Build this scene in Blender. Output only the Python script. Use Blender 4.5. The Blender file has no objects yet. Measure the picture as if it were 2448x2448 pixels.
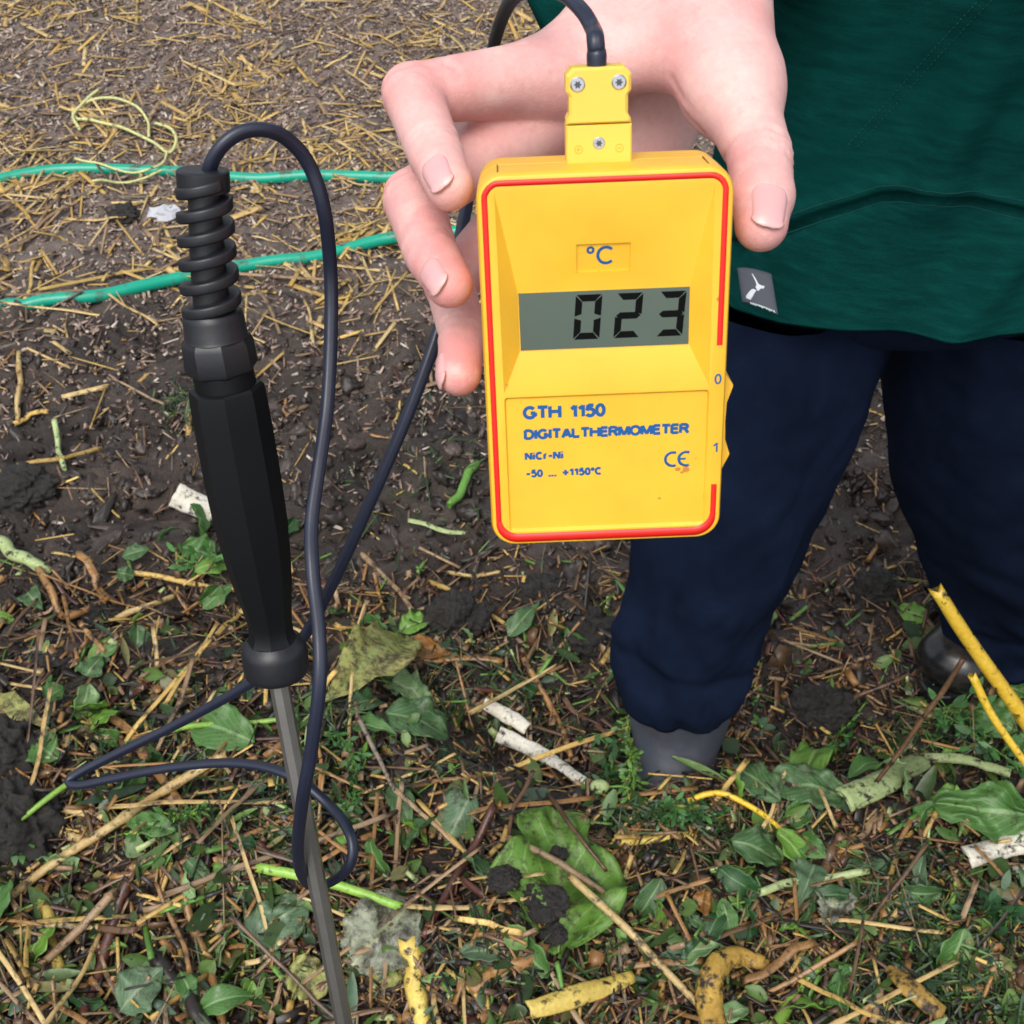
import bpy, math, random
import numpy as np
from mathutils import Matrix, Vector
from mathutils.geometry import delaunay_2d_cdt

random.seed(7); RNG = np.random.default_rng(11)
R_ = math.radians
scene = bpy.context.scene
COL = scene.collection

# ------------------------------------------------------------------ camera, sky, sun, exposure
CAM = np.array([0.0, 0.0, 1.36]); PITCH = 45.0
SP, CP = math.sin(R_(PITCH)), math.cos(R_(PITCH))
RT, DN, FW = np.array([1., 0, 0]), np.array([0, -SP, -CP]), np.array([0, CP, -SP])
FPX = 2955.0                                   # focal length in pixels of the 2448 px photograph
cd = bpy.data.cameras.new('camera'); cam = bpy.data.objects.new('camera', cd); COL.objects.link(cam)
cam.location = CAM; cam.rotation_euler = (R_(90 - PITCH), 0, 0)
cd.sensor_width = 36; cd.lens = 36 * FPX / 2448; cd.clip_start = 0.02; cd.clip_end = 1000
cd.dof.use_dof = True; cd.dof.focus_distance = 0.50; cd.dof.aperture_fstop = cd.lens / 0.85
scene.camera = cam

SUN_EL, SUN_AZ = 58.0, 200.0                   # sun behind the photographer's left shoulder, through cloud
wd = bpy.data.worlds.new('World'); scene.world = wd; wd.use_nodes = True
nt = wd.node_tree; nt.nodes.clear()
sky = nt.nodes.new('ShaderNodeTexSky'); sky.sky_type = 'NISHITA'; sky.sun_disc = False
sky.sun_elevation = R_(SUN_EL); sky.sun_rotation = R_(SUN_AZ); sky.dust_density = 4.0; sky.air_density = 1.0; sky.ozone_density = 1.0
hs = nt.nodes.new('ShaderNodeHueSaturation'); hs.inputs['Saturation'].default_value = 0.42
bgn = nt.nodes.new('ShaderNodeBackground'); bgn.inputs['Strength'].default_value = 0.15
wo = nt.nodes.new('ShaderNodeOutputWorld')
nt.links.new(sky.outputs[0], hs.inputs['Color']); nt.links.new(hs.outputs[0], bgn.inputs[0]); nt.links.new(bgn.outputs[0], wo.inputs[0])
sl = bpy.data.lights.new('sun', 'SUN'); sun = bpy.data.objects.new('sun', sl); COL.objects.link(sun)
sl.energy = 0.9; sl.angle = R_(35); sl.color = (1.0, 0.96, 0.9)
az = R_(SUN_AZ); el = R_(SUN_EL)
sdir = Vector((math.sin(az) * math.cos(el), math.cos(az) * math.cos(el), math.sin(el)))
sun.rotation_euler = sdir.to_track_quat('Z', 'Y').to_euler()
vs = scene.view_settings; vs.view_transform = 'Standard'; vs.look = 'None'; vs.gamma = 1; vs.use_curve_mapping = False
vs.exposure = 0.62
scene.cycles.max_bounces = 6; scene.cycles.use_denoising = True

# ------------------------------------------------------------------ camera geometry helpers
def CW(p):                                       # (right, down, forward) metres from the lens -> world
    p = np.asarray(p, float)
    return CAM + p[..., 0:1] * RT + p[..., 1:2] * DN + p[..., 2:3] * FW
def PC(px, py, d): return np.array([(px - 1224) / FPX * d, (py - 1224) / FPX * d, d])
def P(px, py, d): return CW(PC(px, py, d))
def PY(px, py, y):                               # the point of this sight line at world depth y
    r = CW(PC(px, py, 1.0)) - CAM
    return CAM + r * (y / r[1])

# ------------------------------------------------------------------ noise
def _h(i, j, k, s):
    n = (i * 374761393 + j * 668265263 + k * 1274126177 + s * 974711) & 0xFFFFFFFF
    n = ((n ^ (n >> 13)) * 1274126177) & 0xFFFFFFFF
    return ((n ^ (n >> 16)) & 0xFFFF) / 32767.5 - 1.0
def noise(x, y, z=0.0, s=0):
    x, y, z = np.broadcast_arrays(np.asarray(x, float), np.asarray(y, float), np.asarray(z, float))
    i, j, k = (np.floor(a).astype(np.int64) for a in (x, y, z))
    fx, fy, fz = x - i, y - j, z - k
    fx, fy, fz = (f * f * (3 - 2 * f) for f in (fx, fy, fz))
    r = 0
    for a in (0, 1):
        for b in (0, 1):
            for c in (0, 1):
                r = r + (fx if a else 1 - fx) * (fy if b else 1 - fy) * (fz if c else 1 - fz) * _h(i + a, j + b, k + c, s)
    return r
def sstep(a, b, x):
    t = np.clip((np.asarray(x, float) - a) / (b - a), 0, 1); return t * t * (3 - 2 * t)

# ------------------------------------------------------------------ mesh helpers
def mesh_np(name, V, faces, cols=None, smooth=True, uv=None):
    """faces: list of int arrays, each (n,3) or (n,4)."""
    V = np.asarray(V, np.float32); me = bpy.data.meshes.new(name)
    fs = [np.asarray(f, np.int32) for f in faces if len(f)]
    loops = np.concatenate([f.ravel() for f in fs]); tot = np.concatenate([np.full(len(f), f.shape[1], np.int32) for f in fs])
    start = np.concatenate([[0], np.cumsum(tot)[:-1]]).astype(np.int32)
    me.vertices.add(len(V)); me.vertices.foreach_set('co', V.ravel())
    me.loops.add(len(loops)); me.loops.foreach_set('vertex_index', loops)
    me.polygons.add(len(tot)); me.polygons.foreach_set('loop_start', start); me.polygons.foreach_set('loop_total', tot)
    me.polygons.foreach_set('use_smooth', np.full(len(tot), bool(smooth)))
    if cols is not None:
        c = np.ones((len(V), 4), np.float32); c[:, :np.asarray(cols).shape[1]] = cols
        at = me.color_attributes.new('Col', 'FLOAT_COLOR', 'POINT'); at.data.foreach_set('color', c.ravel())
    if uv is not None:
        ul = me.uv_layers.new(name='UVMap'); ul.data.foreach_set('uv', np.asarray(uv, np.float32)[loops].ravel())
    me.update(calc_edges=True); me.validate()
    return me
def link(name, me, mat, loc=None):
    o = bpy.data.objects.new(name, me); COL.objects.link(o)
    if mat is not None and me is not None: me.materials.clear(); me.materials.append(mat)
    if loc is not None: o.location = loc
    return o
def solo(name, V, faces, mat, cols=None, smooth=True, uv=None, origin=None):   # a thing that is one mesh, vertices in world space
    V = np.asarray(V, float); c = V.mean(0) if origin is None else np.asarray(origin, float)
    return link(name, mesh_np(name, V - c, faces, cols, smooth, uv), mat, c)
def tag(o, label=None, cat=None, group=None, kind=None):
    if label: o['label'] = label
    if cat: o['category'] = cat
    if group: o['group'] = group
    if kind: o['kind'] = kind
    return o
def thing(name, loc, label, cat, group=None, mat4=None):
    o = bpy.data.objects.new(name, None); COL.objects.link(o); o.empty_display_size = 0.02
    if mat4 is not None: o.matrix_basis = mat4
    else: o.location = loc
    return tag(o, label, cat, group)
def part(name, V, faces, mat, parent, cols=None, smooth=True, uv=None, local=False, label=None):
    o = link(name, mesh_np(name, V, faces, cols, smooth, uv), mat)
    o.parent = parent
    if not local:
        if parent.parent is None: o.matrix_parent_inverse = parent.matrix_basis.inverted()
    if label: o['label'] = label
    return o
def join(parts):
    V = []; F3 = []; F4 = []; n = 0; U = []
    for p in parts:
        v, fl = p[0], p[1]; V.append(np.asarray(v, float))
        for f in fl:
            f = np.asarray(f)
            if len(f): (F3 if f.shape[1] == 3 else F4).append(f + n)
        n += len(v)
    return np.concatenate(V), ([np.concatenate(F3)] if F3 else []) + ([np.concatenate(F4)] if F4 else [])
def spline(pts, n):                               # Catmull-Rom through pts
    p = np.asarray(pts, float); m = len(p)
    if m == 2: t = np.linspace(0, 1, n)[:, None]; return p[0] * (1 - t) + p[1] * t
    q = np.vstack([2 * p[0] - p[1], p, 2 * p[-1] - p[-2]])
    ln = np.concatenate([[0], np.cumsum(np.linalg.norm(np.diff(p[:, :3], axis=0), axis=1))])
    s = np.linspace(0, ln[-1], n); i = np.clip(np.searchsorted(ln, s, side='right') - 1, 0, m - 2)
    t = ((s - ln[i]) / np.maximum(ln[i + 1] - ln[i], 1e-9))[:, None]
    a, b, c, d = q[i], q[i + 1], q[i + 2], q[i + 3]
    return 0.5 * (2 * b + (c - a) * t + (2 * a - 5 * b + 4 * c - d) * t ** 2 + (3 * b - a - 3 * c + d) * t ** 3)
def circ(n, k=None):
    a = np.linspace(0, 2 * np.pi, n, endpoint=False); return np.c_[np.cos(a), np.sin(a)]
def sweep(pts, sec, scale, up=(0, 0, 1), caps=True, transport=False):
    """sweep a closed 2-D section along pts; scale per point (n,) or (n,2)."""
    p = np.asarray(pts, float); n = len(p); sec = np.asarray(sec, float); m = len(sec)
    sc = np.asarray(scale, float); sc = np.broadcast_to(sc if sc.ndim else np.full(n, sc), (n,)) if sc.ndim < 2 else sc
    if sc.ndim == 1: sc = np.c_[sc, sc]
    t = np.gradient(p, axis=0); t /= np.linalg.norm(t, axis=1)[:, None] + 1e-12
    upv = np.broadcast_to(np.asarray(up, float), (n, 3)); upv = upv / (np.linalg.norm(upv, axis=1)[:, None] + 1e-12)
    if transport:
        b = np.zeros((n, 3)); u0 = upv[0] - t[0] * (upv[0] @ t[0]); b[0] = u0 / np.linalg.norm(u0)
        for i in range(1, n):
            u = b[i - 1] - t[i] * (b[i - 1] @ t[i]); b[i] = u / np.linalg.norm(u)
    else:
        b = upv - t * (upv * t).sum(1)[:, None]
        nb = np.linalg.norm(b, axis=1)
        bad = nb < 0.05
        if bad.any(): b[bad] = np.cross(t[bad], [1, 0.3, 0]); nb = np.linalg.norm(b, axis=1)
        b /= nb[:, None]
    s = np.cross(t, b)
    V = p[:, None] + s[:, None] * (sec[None, :, 0] * sc[:, 0:1])[..., None] + b[:, None] * (sec[None, :, 1] * sc[:, 1:2])[..., None]
    V = V.reshape(-1, 3); i = np.arange(n - 1)[:, None] * m; j = np.arange(m)[None]; k = (j + 1) % m
    Q = np.stack([i + j, i + m + j, i + m + k, i + k], -1).reshape(-1, 4)[:, ::-1]
    F = [Q]
    if caps:
        c0, c1 = len(V), len(V) + 1
        V = np.vstack([V, p[0] + (V[:m].mean(0) - p[0]), V[(n - 1) * m:n * m].mean(0)])
        jj = np.arange(m); kk = (jj + 1) % m; e = (n - 1) * m
        F.append(np.vstack([np.c_[jj, kk, np.full(m, c0)][:, ::-1], np.c_[e + kk, e + jj, np.full(m, c1)][:, ::-1]]))
    return V, F
def uvsphere(c, r, nu=14, nv=9, disp=None):
    u = np.linspace(0, 2 * np.pi, nu, endpoint=False); v = np.linspace(0.02, np.pi - 0.02, nv)
    U, W = np.meshgrid(u, v); d = np.stack([np.sin(W) * np.cos(U), np.sin(W) * np.sin(U), np.cos(W)], -1).reshape(-1, 3)
    k = 1 if disp is None else disp(d)[:, None]
    V = np.asarray(c) + d * np.asarray(r) * k
    i = np.arange(nv - 1)[:, None] * nu; j = np.arange(nu)[None]; kk = (j + 1) % nu
    return V, [np.stack([i + j, i + nu + j, i + nu + kk, i + kk], -1).reshape(-1, 4)]
def prism(poly, w0, w1, bev=0.0):
    """2-D polygon extruded along the third axis, front edge bevelled by bev."""
    poly = np.asarray(poly, float); n = len(poly)
    c = poly.mean(0); dirn = poly - c; ln = np.linalg.norm(dirn, axis=1)[:, None]
    ins = poly - dirn / ln * bev * 1.2
    rings = [np.c_[poly, np.full(n, w0)], np.c_[poly, np.full(n, w1 - bev)]]
    if bev: rings.append(np.c_[ins, np.full(n, w1)])
    V = np.vstack(rings); m = len(rings); i = np.arange(m - 1)[:, None] * n; j = np.arange(n)[None]; k = (j + 1) % n
    F4 = np.stack([i + j, i + k, i + n + k, i + n + j], -1).reshape(-1, 4)
    pv, _, pf, *_ = delaunay_2d_cdt([Vector(p) for p in (ins if bev else poly)], [], [list(range(n))], 1, 1e-9)
    pv = np.array(pv); top = np.array(pf) + len(V); V = np.vstack([V, np.c_[pv, np.full(len(pv), w1)]])
    pv2, _, pf2, *_ = delaunay_2d_cdt([Vector(p) for p in poly], [], [list(range(n))], 1, 1e-9)
    pv2 = np.array(pv2); bot = np.array(pf2)[:, ::-1] + len(V); V = np.vstack([V, np.c_[pv2, np.full(len(pv2), w0)]])
    return V, [F4, np.vstack([top, bot])]
def rrect(x0, y0, x1, y1, r, n=6):
    out = []
    for cx, cy, a0 in ((x1 - r, y1 - r, 0), (x0 + r, y1 - r, 90), (x0 + r, y0 + r, 180), (x1 - r, y0 + r, 270)):
        for i in range(n + 1): a = R_(a0 + 90 * i / n); out.append((cx + r * math.cos(a), cy + r * math.sin(a)))
    return np.array(out)

# ------------------------------------------------------------------ materials
def lin(r, g, b):
    f = lambda c: (c / 255 / 12.92) if c / 255 < 0.04045 else ((c / 255 + 0.055) / 1.055) ** 2.4
    return (f(r), f(g), f(b))
class NT:
    def __init__(s, name):
        s.m = bpy.data.materials.new(name); s.m.use_nodes = True; s.t = s.m.node_tree; s.n = s.t.nodes
        s.b = s.n['Principled BSDF']; s.out = s.n['Material Output']
    def new(s, ty, **kw):
        n = s.n.new(ty)
        for k, v in kw.items():
            if k in n.inputs: n.inputs[k].default_value = v
            else: setattr(n, k, v)
        return n
    def ln(s, a, b): s.t.links.new(a, b)
    def coord(s, out='Object', scale=(1, 1, 1)):
        c = s.new('ShaderNodeTexCoord'); mp = s.new('ShaderNodeMapping'); mp.inputs['Scale'].default_value = scale
        s.ln(c.outputs[out], mp.inputs['Vector']); return mp.outputs[0]
    def pos(s, scale=(1, 1, 1)):
        g = s.new('ShaderNodeNewGeometry'); mp = s.new('ShaderNodeMapping'); mp.inputs['Scale'].default_value = scale
        s.ln(g.outputs['Position'], mp.inputs['Vector']); return mp.outputs[0]
    def noi(s, vec, scale, detail=4, rough=0.55, dist=0):
        n = s.new('ShaderNodeTexNoise'); n.inputs['Scale'].default_value = scale; n.inputs['Detail'].default_value = detail
        n.inputs['Roughness'].default_value = rough; n.inputs['Distortion'].default_value = dist
        if vec is not None: s.ln(vec, n.inputs['Vector'])
        return n.outputs['Fac']
    def ramp(s, fac, stops):
        r = s.new('ShaderNodeValToRGB'); e = r.color_ramp.elements
        while len(e) < len(stops): e.new(0.5)
        for i, (p, c) in enumerate(stops): e[i].position = p; e[i].color = tuple(c) + (1,) if not np.isscalar(c) else (c, c, c, 1)
        s.ln(fac, r.inputs[0]); return r.outputs[0]
    def mix(s, fac, a, b, mode='MIX'):
        n = s.new('ShaderNodeMix', data_type='RGBA', blend_type=mode)
        for sock, v in ((n.inputs[0], fac), (n.inputs[6], a), (n.inputs[7], b)):
            if hasattr(v, 'is_output') or isinstance(v, bpy.types.NodeSocket): s.ln(v, sock)
            elif np.isscalar(v): sock.default_value = v
            else: sock.default_value = tuple(v) + (1,)
        return n.outputs[2]
    def bump(s, h, strength=0.3, dist=0.002):
        b = s.new('ShaderNodeBump'); b.inputs['Strength'].default_value = strength; b.inputs['Distance'].default_value = dist
        s.ln(h, b.inputs['Height']); s.ln(b.outputs[0], s.b.inputs['Normal'])
    def set(s, color=None, rough=None, **kw):
        if color is not None:
            if isinstance(color, bpy.types.NodeSocket): s.ln(color, s.b.inputs['Base Color'])
            else: s.b.inputs['Base Color'].default_value = tuple(color) + (1,)
        if rough is not None:
            if isinstance(rough, bpy.types.NodeSocket): s.ln(rough, s.b.inputs['Roughness'])
            else: s.b.inputs['Roughness'].default_value = rough
        for k, v in kw.items(): s.b.inputs[k].default_value = v
        return s.m

def m_plastic(name, col, rough=0.4, var=0.06, bump=0.05, scale=400, **kw):
    t = NT(name); v = t.coord('Object')
    f = t.noi(v, 60, 5); d = tuple(c * (1 - var * 4) for c in col)
    t.set(t.mix(t.ramp(f, [(0.35, 0.0), (0.75, 1.0)]), col, tuple(c * (1 - var) for c in col)), rough, **kw)
    t.bump(t.noi(v, scale, 2), bump, 0.0004)
    return t.m
def m_stalk(name, c1, c2, spots=(0.02, 0.012, 0.008), amt=0.5, rough=0.45):
    """dry or wet plant stalk: streaks along it, dark specks of soil on it"""
    t = NT(name); v = t.coord('Object', (1, 1, 1))
    oi = t.new('ShaderNodeObjectInfo'); ad = t.new('ShaderNodeVectorMath', operation='ADD'); t.ln(v, ad.inputs[0])
    mu = t.new('ShaderNodeMath', operation='MULTIPLY'); mu.inputs[1].default_value = 37.0; t.ln(oi.outputs['Random'], mu.inputs[0]); t.ln(mu.outputs[0], ad.inputs[1])
    vv = ad.outputs[0]
    base = t.mix(t.ramp(t.noi(vv, 28, 4), [(0.32, 0.0), (0.68, 1.0)]), c1, c2)
    base = t.mix(t.ramp(t.noi(vv, 260, 3), [(0.35, 0.0), (0.7, 0.45)]), base, tuple(c * 0.55 for c in c2))
    sp = t.ramp(t.noi(vv, 75, 6, 0.7), [(0.56 - 0.1 * amt, 0.0), (0.66 - 0.08 * amt, 1.0)])
    base = t.mix(sp, base, spots)
    hv = t.new('ShaderNodeHueSaturation'); t.ln(base, hv.inputs['Color'])
    mr = t.new('ShaderNodeMapRange'); mr.inputs['To Min'].default_value = 0.75; mr.inputs['To Max'].default_value = 1.2; t.ln(oi.outputs['Random'], mr.inputs[0]); t.ln(mr.outputs[0], hv.inputs['Value'])
    t.set(hv.outputs[0], rough, **{'Specular IOR Level': 0.45}); t.bump(t.noi(vv, 220, 4), 0.35, 0.0015)
    return t.m
def m_leaf(name, c1, c2, vein, spot=(0.03, 0.02, 0.012), amt=0.3, rough=0.38):
    t = NT(name); tc = t.new('ShaderNodeTexCoord'); sx = t.new('ShaderNodeSeparateXYZ'); t.ln(tc.outputs['UV'], sx.inputs[0])
    v = t.coord('Object'); base = t.mix(t.ramp(t.noi(v, 26, 5), [(0.33, 0.0), (0.67, 1.0)]), c1, c2)
    ab = t.new('ShaderNodeMath', operation='ABSOLUTE'); t.ln(sx.outputs[0], ab.inputs[0])
    mid = t.ramp(ab.outputs[0], [(0.0, 1.0), (0.05, 0.9), (0.11, 0.0)])
    k = t.new('ShaderNodeMath', operation='MULTIPLY_ADD'); t.ln(ab.outputs[0], k.inputs[0]); k.inputs[1].default_value = -0.55; t.ln(sx.outputs[1], k.inputs[2])
    ns = t.new('ShaderNodeMath', operation='MULTIPLY_ADD'); t.ln(t.noi(v, 40, 2), ns.inputs[0]); ns.inputs[1].default_value = 0.12; t.ln(k.outputs[0], ns.inputs[2])
    si = t.new('ShaderNodeMath', operation='MULTIPLY'); t.ln(ns.outputs[0], si.inputs[0]); si.inputs[1].default_value = 46
    sn = t.new('ShaderNodeMath', operation='SINE'); t.ln(si.outputs[0], sn.inputs[0])
    side = t.ramp(sn.outputs[0], [(0.86, 0.0), (0.98, 0.55)])
    mx = t.new('ShaderNodeMath', operation='MAXIMUM'); t.ln(mid, mx.inputs[0]); t.ln(side, mx.inputs[1])
    base = t.mix(mx.outputs[0], base, vein)
    base = t.mix(t.ramp(t.noi(v, 60, 10, 0.78), [(0.60 - 0.2 * amt, 0.0), (0.72 - 0.18 * amt, 0.9)]), base, spot)
    t.set(base, t.ramp(t.noi(v, 90, 3), [(0.3, rough * 0.8), (0.7, min(1, rough * 1.5))]))
    h = t.new('ShaderNodeMath', operation='MULTIPLY_ADD'); t.ln(mx.outputs[0], h.inputs[0]); h.inputs[1].default_value = -0.7; t.ln(t.noi(v, 130, 4), h.inputs[2])
    t.bump(h.outputs[0], 0.5, 0.0012)
    tr = t.new('ShaderNodeBsdfTranslucent'); t.ln(base, tr.inputs[0]); ms = t.new('ShaderNodeMixShader'); ms.inputs[0].default_value = 0.22
    t.ln(t.b.outputs[0], ms.inputs[1]); t.ln(tr.outputs[0], ms.inputs[2]); t.ln(ms.outputs[0], t.out.inputs[0])
    return t.m
def m_vcol(name, rough=0.6, scale=120, spotamt=0.45, spec=0.4):
    t = NT(name); a = t.new('ShaderNodeVertexColor', layer_name='Col'); p = t.pos()
    f = t.ramp(t.noi(p, scale, 5, 0.65), [(0.3, 0.0), (0.7, 1.0)])
    base = t.mix(f, a.outputs[0], t.mix(1.0, a.outputs[0], (0.62, 0.58, 0.55), 'MULTIPLY'))
    base = t.mix(t.ramp(t.noi(p, 85, 6, 0.7), [(0.64 - 0.12 * spotamt, 0.0), (0.72 - 0.1 * spotamt, 1.0)]), base, (0.02, 0.014, 0.01))
    t.set(base, rough, **{'Specular IOR Level': spec}); t.bump(t.noi(p, 300, 3), 0.3, 0.001); return t.m

M = {}
t = NT('yellow_plastic'); v = t.coord('Object')
base = t.mix(t.ramp(t.noi(v, 45, 5), [(0.35, 0.0), (0.75, 1.0)]), (0.83, 0.475, 0.032), (0.76, 0.415, 0.026))
base = t.mix(t.ramp(t.noi(v, 70, 8, 0.75), [(0.64, 0.0), (0.76, 0.30)]), base, (0.48, 0.22, 0.03))
base = t.mix(t.ramp(t.noi(t.coord('Object', (1, 9, 1)), 240, 3, 0.7), [(0.70, 0.0), (0.78, 0.25)]), base, (0.90, 0.66, 0.20))
t.set(base, t.ramp(t.noi(v, 110, 5), [(0.3, 0.34), (0.7, 0.52)])); t.bump(t.noi(v, 900, 2), 0.08, 0.0004); M['yellow'] = t.m
def stained(t, pts):
    pass
M['yellow_plug'] = m_plastic('pale_yellow_plastic', (0.78, 0.53, 0.075), 0.45, 0.05, 0.06, 900)
M['red'] = m_plastic('red_print', (0.80, 0.02, 0.012), 0.4, 0.02)
M['blue'] = m_plastic('blue_print', (0.003, 0.085, 0.285), 0.5, 0.02)
M['lcd'] = m_plastic('display_grey', (0.085, 0.115, 0.094), 0.10, 0.05, 0.01)
M['seg'] = m_plastic('display_segment', (0.0015, 0.002, 0.002), 0.6, 0.0, **{'Specular IOR Level': 0.1})
M['slit'] = m_plastic('dark_slit', (0.20, 0.08, 0.004), 0.7, 0.0)
M['stain'] = m_plastic('brown_stain', (0.55, 0.22, 0.03), 0.6, 0.15)
M['steel'] = NT('screw_steel').set((0.55, 0.56, 0.58), 0.3, Metallic=1.0)
M['steel_dark'] = NT('screw_recess').set((0.12, 0.12, 0.13), 0.5, Metallic=1.0)
M['rubber'] = m_plastic('black_rubber', (0.011, 0.012, 0.016), 0.42, 0.2, 0.15, 500, **{'Specular IOR Level': 0.5})
M['cable'] = m_plastic('navy_cable_sheath', (0.011, 0.0155, 0.034), 0.40, 0.2, 0.12, 300, **{'Specular IOR Level': 0.55})
M['grip'] = m_plastic('black_grip', (0.0038, 0.0045, 0.006), 0.48, 0.2, 0.1, 300, **{'Specular IOR Level': 0.25})
t = NT('probe_steel'); v = t.coord('Object', (1, 1, 0.02))
t.set(t.mix(t.ramp(t.noi(t.coord('Object'), 25, 5), [(0.4, 0.0), (0.7, 1.0)]), (0.52, 0.52, 0.49), (0.33, 0.325, 0.29)), 0.30, Metallic=0.92); t.bump(t.noi(v, 900, 3), 0.15, 0.0004); M['rod'] = t.m
# skin: redder towards the fingertips, pink shade painted into the palm hollow, fine creases
t = NT('skin'); a = t.new('ShaderNodeVertexColor', layer_name='Col'); v = t.coord('Object')
sep = t.new('ShaderNodeSeparateColor'); t.ln(a.outputs[0], sep.inputs[0])
base = t.mix(sep.outputs[0], (0.74, 0.445, 0.415), (0.72, 0.27, 0.265))
base = t.mix(t.ramp(t.noi(v, 38, 5, 0.6), [(0.36, 0.0), (0.64, 0.85)]), base, (0.68, 0.315, 0.295))
base = t.mix(t.ramp(t.noi(v, 90, 4, 0.6), [(0.52, 0.0), (0.75, 0.55)]), base, (0.80, 0.58, 0.51))
base = t.mix(t.ramp(t.noi(v, 17, 3, 0.5), [(0.45, 0.0), (0.65, 0.6)]), base, (0.79, 0.54, 0.49))
base = t.mix(t.ramp(t.noi(v, 190, 3, 0.6), [(0.62, 0.0), (0.75, 0.45)]), base, (0.66, 0.29, 0.26))
base = t.mix(t.ramp(t.noi(v, 420, 3), [(0.35, 0.0), (0.8, 0.25)]), base, (0.52, 0.24, 0.20))
t.set(base, 0.46, **{'Subsurface Weight': 0.18, 'Subsurface Scale': 0.004, 'Specular IOR Level': 0.4})
t.b.inputs['Subsurface Radius'].default_value = (1.0, 0.35, 0.2)
vo = t.new('ShaderNodeTexVoronoi', feature='DISTANCE_TO_EDGE'); vo.inputs['Scale'].default_value = 900; t.ln(v, vo.inputs['Vector'])
hh = t.new('ShaderNodeMath', operation='MULTIPLY_ADD'); t.ln(t.noi(v, 260, 4), hh.inputs[0]); hh.inputs[1].default_value = 1.2; t.ln(vo.outputs[0], hh.inputs[2])
t.bump(hh.outputs[0], 0.20, 0.0007); M['skin'] = t.m
t = NT('nail'); a = t.new('ShaderNodeVertexColor', layer_name='Col'); sep = t.new('ShaderNodeSeparateColor'); t.ln(a.outputs[0], sep.inputs[0])
t.set(t.mix(sep.outputs[0], (0.66, 0.36, 0.355), (0.67, 0.48, 0.43)), 0.24, **{'Subsurface Weight': 0.1, 'Subsurface Scale': 0.002}); M['nail'] = t.m
# knitted shirt cloth with slub streaks
t = NT('green_knit'); p = t.pos((22, 22, 120)); p2 = t.pos((1, 1, 1))
f = t.ramp(t.noi(p, 1.3, 5, 0.65, 0.0), [(0.40, 0.0), (0.74, 1.0)])
base = t.mix(f, (0.0018, 0.034, 0.030), (0.0035, 0.062, 0.055))
base = t.mix(t.ramp(t.noi(p2, 9, 3), [(0.4, 0.0), (0.7, 0.5)]), base, (0.0012, 0.046, 0.041))
t.set(base, 0.9, **{'Specular IOR Level': 0.04})
t.bump(t.noi(t.pos((1, 1, 1)), 900, 3), 0.5, 0.0012); M['shirt'] = t.m
t = NT('green_thread'); t.set((0.003, 0.075, 0.068), 0.9); M['thread'] = t.m
t = NT('navy_fleece'); p2 = t.pos()
base = t.mix(t.ramp(t.noi(p2, 14, 5), [(0.35, 0.0), (0.7, 1.0)]), (0.0040, 0.0075, 0.019), (0.0075, 0.0135, 0.034))
t.set(base, 0.9, **{'Specular IOR Level': 0.05}); t.bump(t.noi(p2, 700, 3), 0.5, 0.0015); M['navy'] = t.m
t = NT('boot_rubber_skylit'); p2 = t.pos()
base = t.mix(t.ramp(t.noi(p2, 22, 6, 0.65), [(0.4, 0.0), (0.7, 1.0)]), (0.040, 0.048, 0.066), (0.066, 0.072, 0.084))  # lighter blue-grey than the other boot: sky reflection painted into the same dark rubber
base = t.mix(t.ramp(t.noi(p2, 26, 8, 0.7), [(0.54, 0.0), (0.68, 0.8)]), base, (0.085, 0.068, 0.054))
t.set(base, t.ramp(t.noi(p2, 30, 4), [(0.3, 0.5), (0.7, 0.8)])); t.bump(t.noi(p2, 60, 4), 0.3, 0.003); M['boot'] = t.m
t = NT('boot_black'); p2 = t.pos()
t.set(t.mix(t.ramp(t.noi(p2, 30, 6, 0.65), [(0.45, 0.0), (0.7, 1.0)]), (0.007, 0.008, 0.010), (0.035, 0.030, 0.024)), 0.25); M['boot2'] = t.m
M['tag_grey'] = m_plastic('woven_grey', (0.075, 0.08, 0.10), 0.8, 0.05, 0.3, 1500)
M['tag_white'] = m_plastic('woven_white', (0.62, 0.66, 0.68), 0.8, 0.05)
t = NT('hose_green'); v = t.pos()
t.set(t.mix(t.ramp(t.noi(v, 35, 6, 0.7), [(0.54, 0.0), (0.68, 0.9)]), (0.004, 0.31, 0.20), (0.06, 0.045, 0.03)), 0.32); M['hose'] = t.m
M['twine'] = m_stalk('pale_twine', (0.68, 0.68, 0.30), (0.56, 0.58, 0.25), amt=0.1, rough=0.7)
M['scrap'] = m_plastic('white_scrap', (0.42, 0.43, 0.46), 0.6, 0.1)
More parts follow.
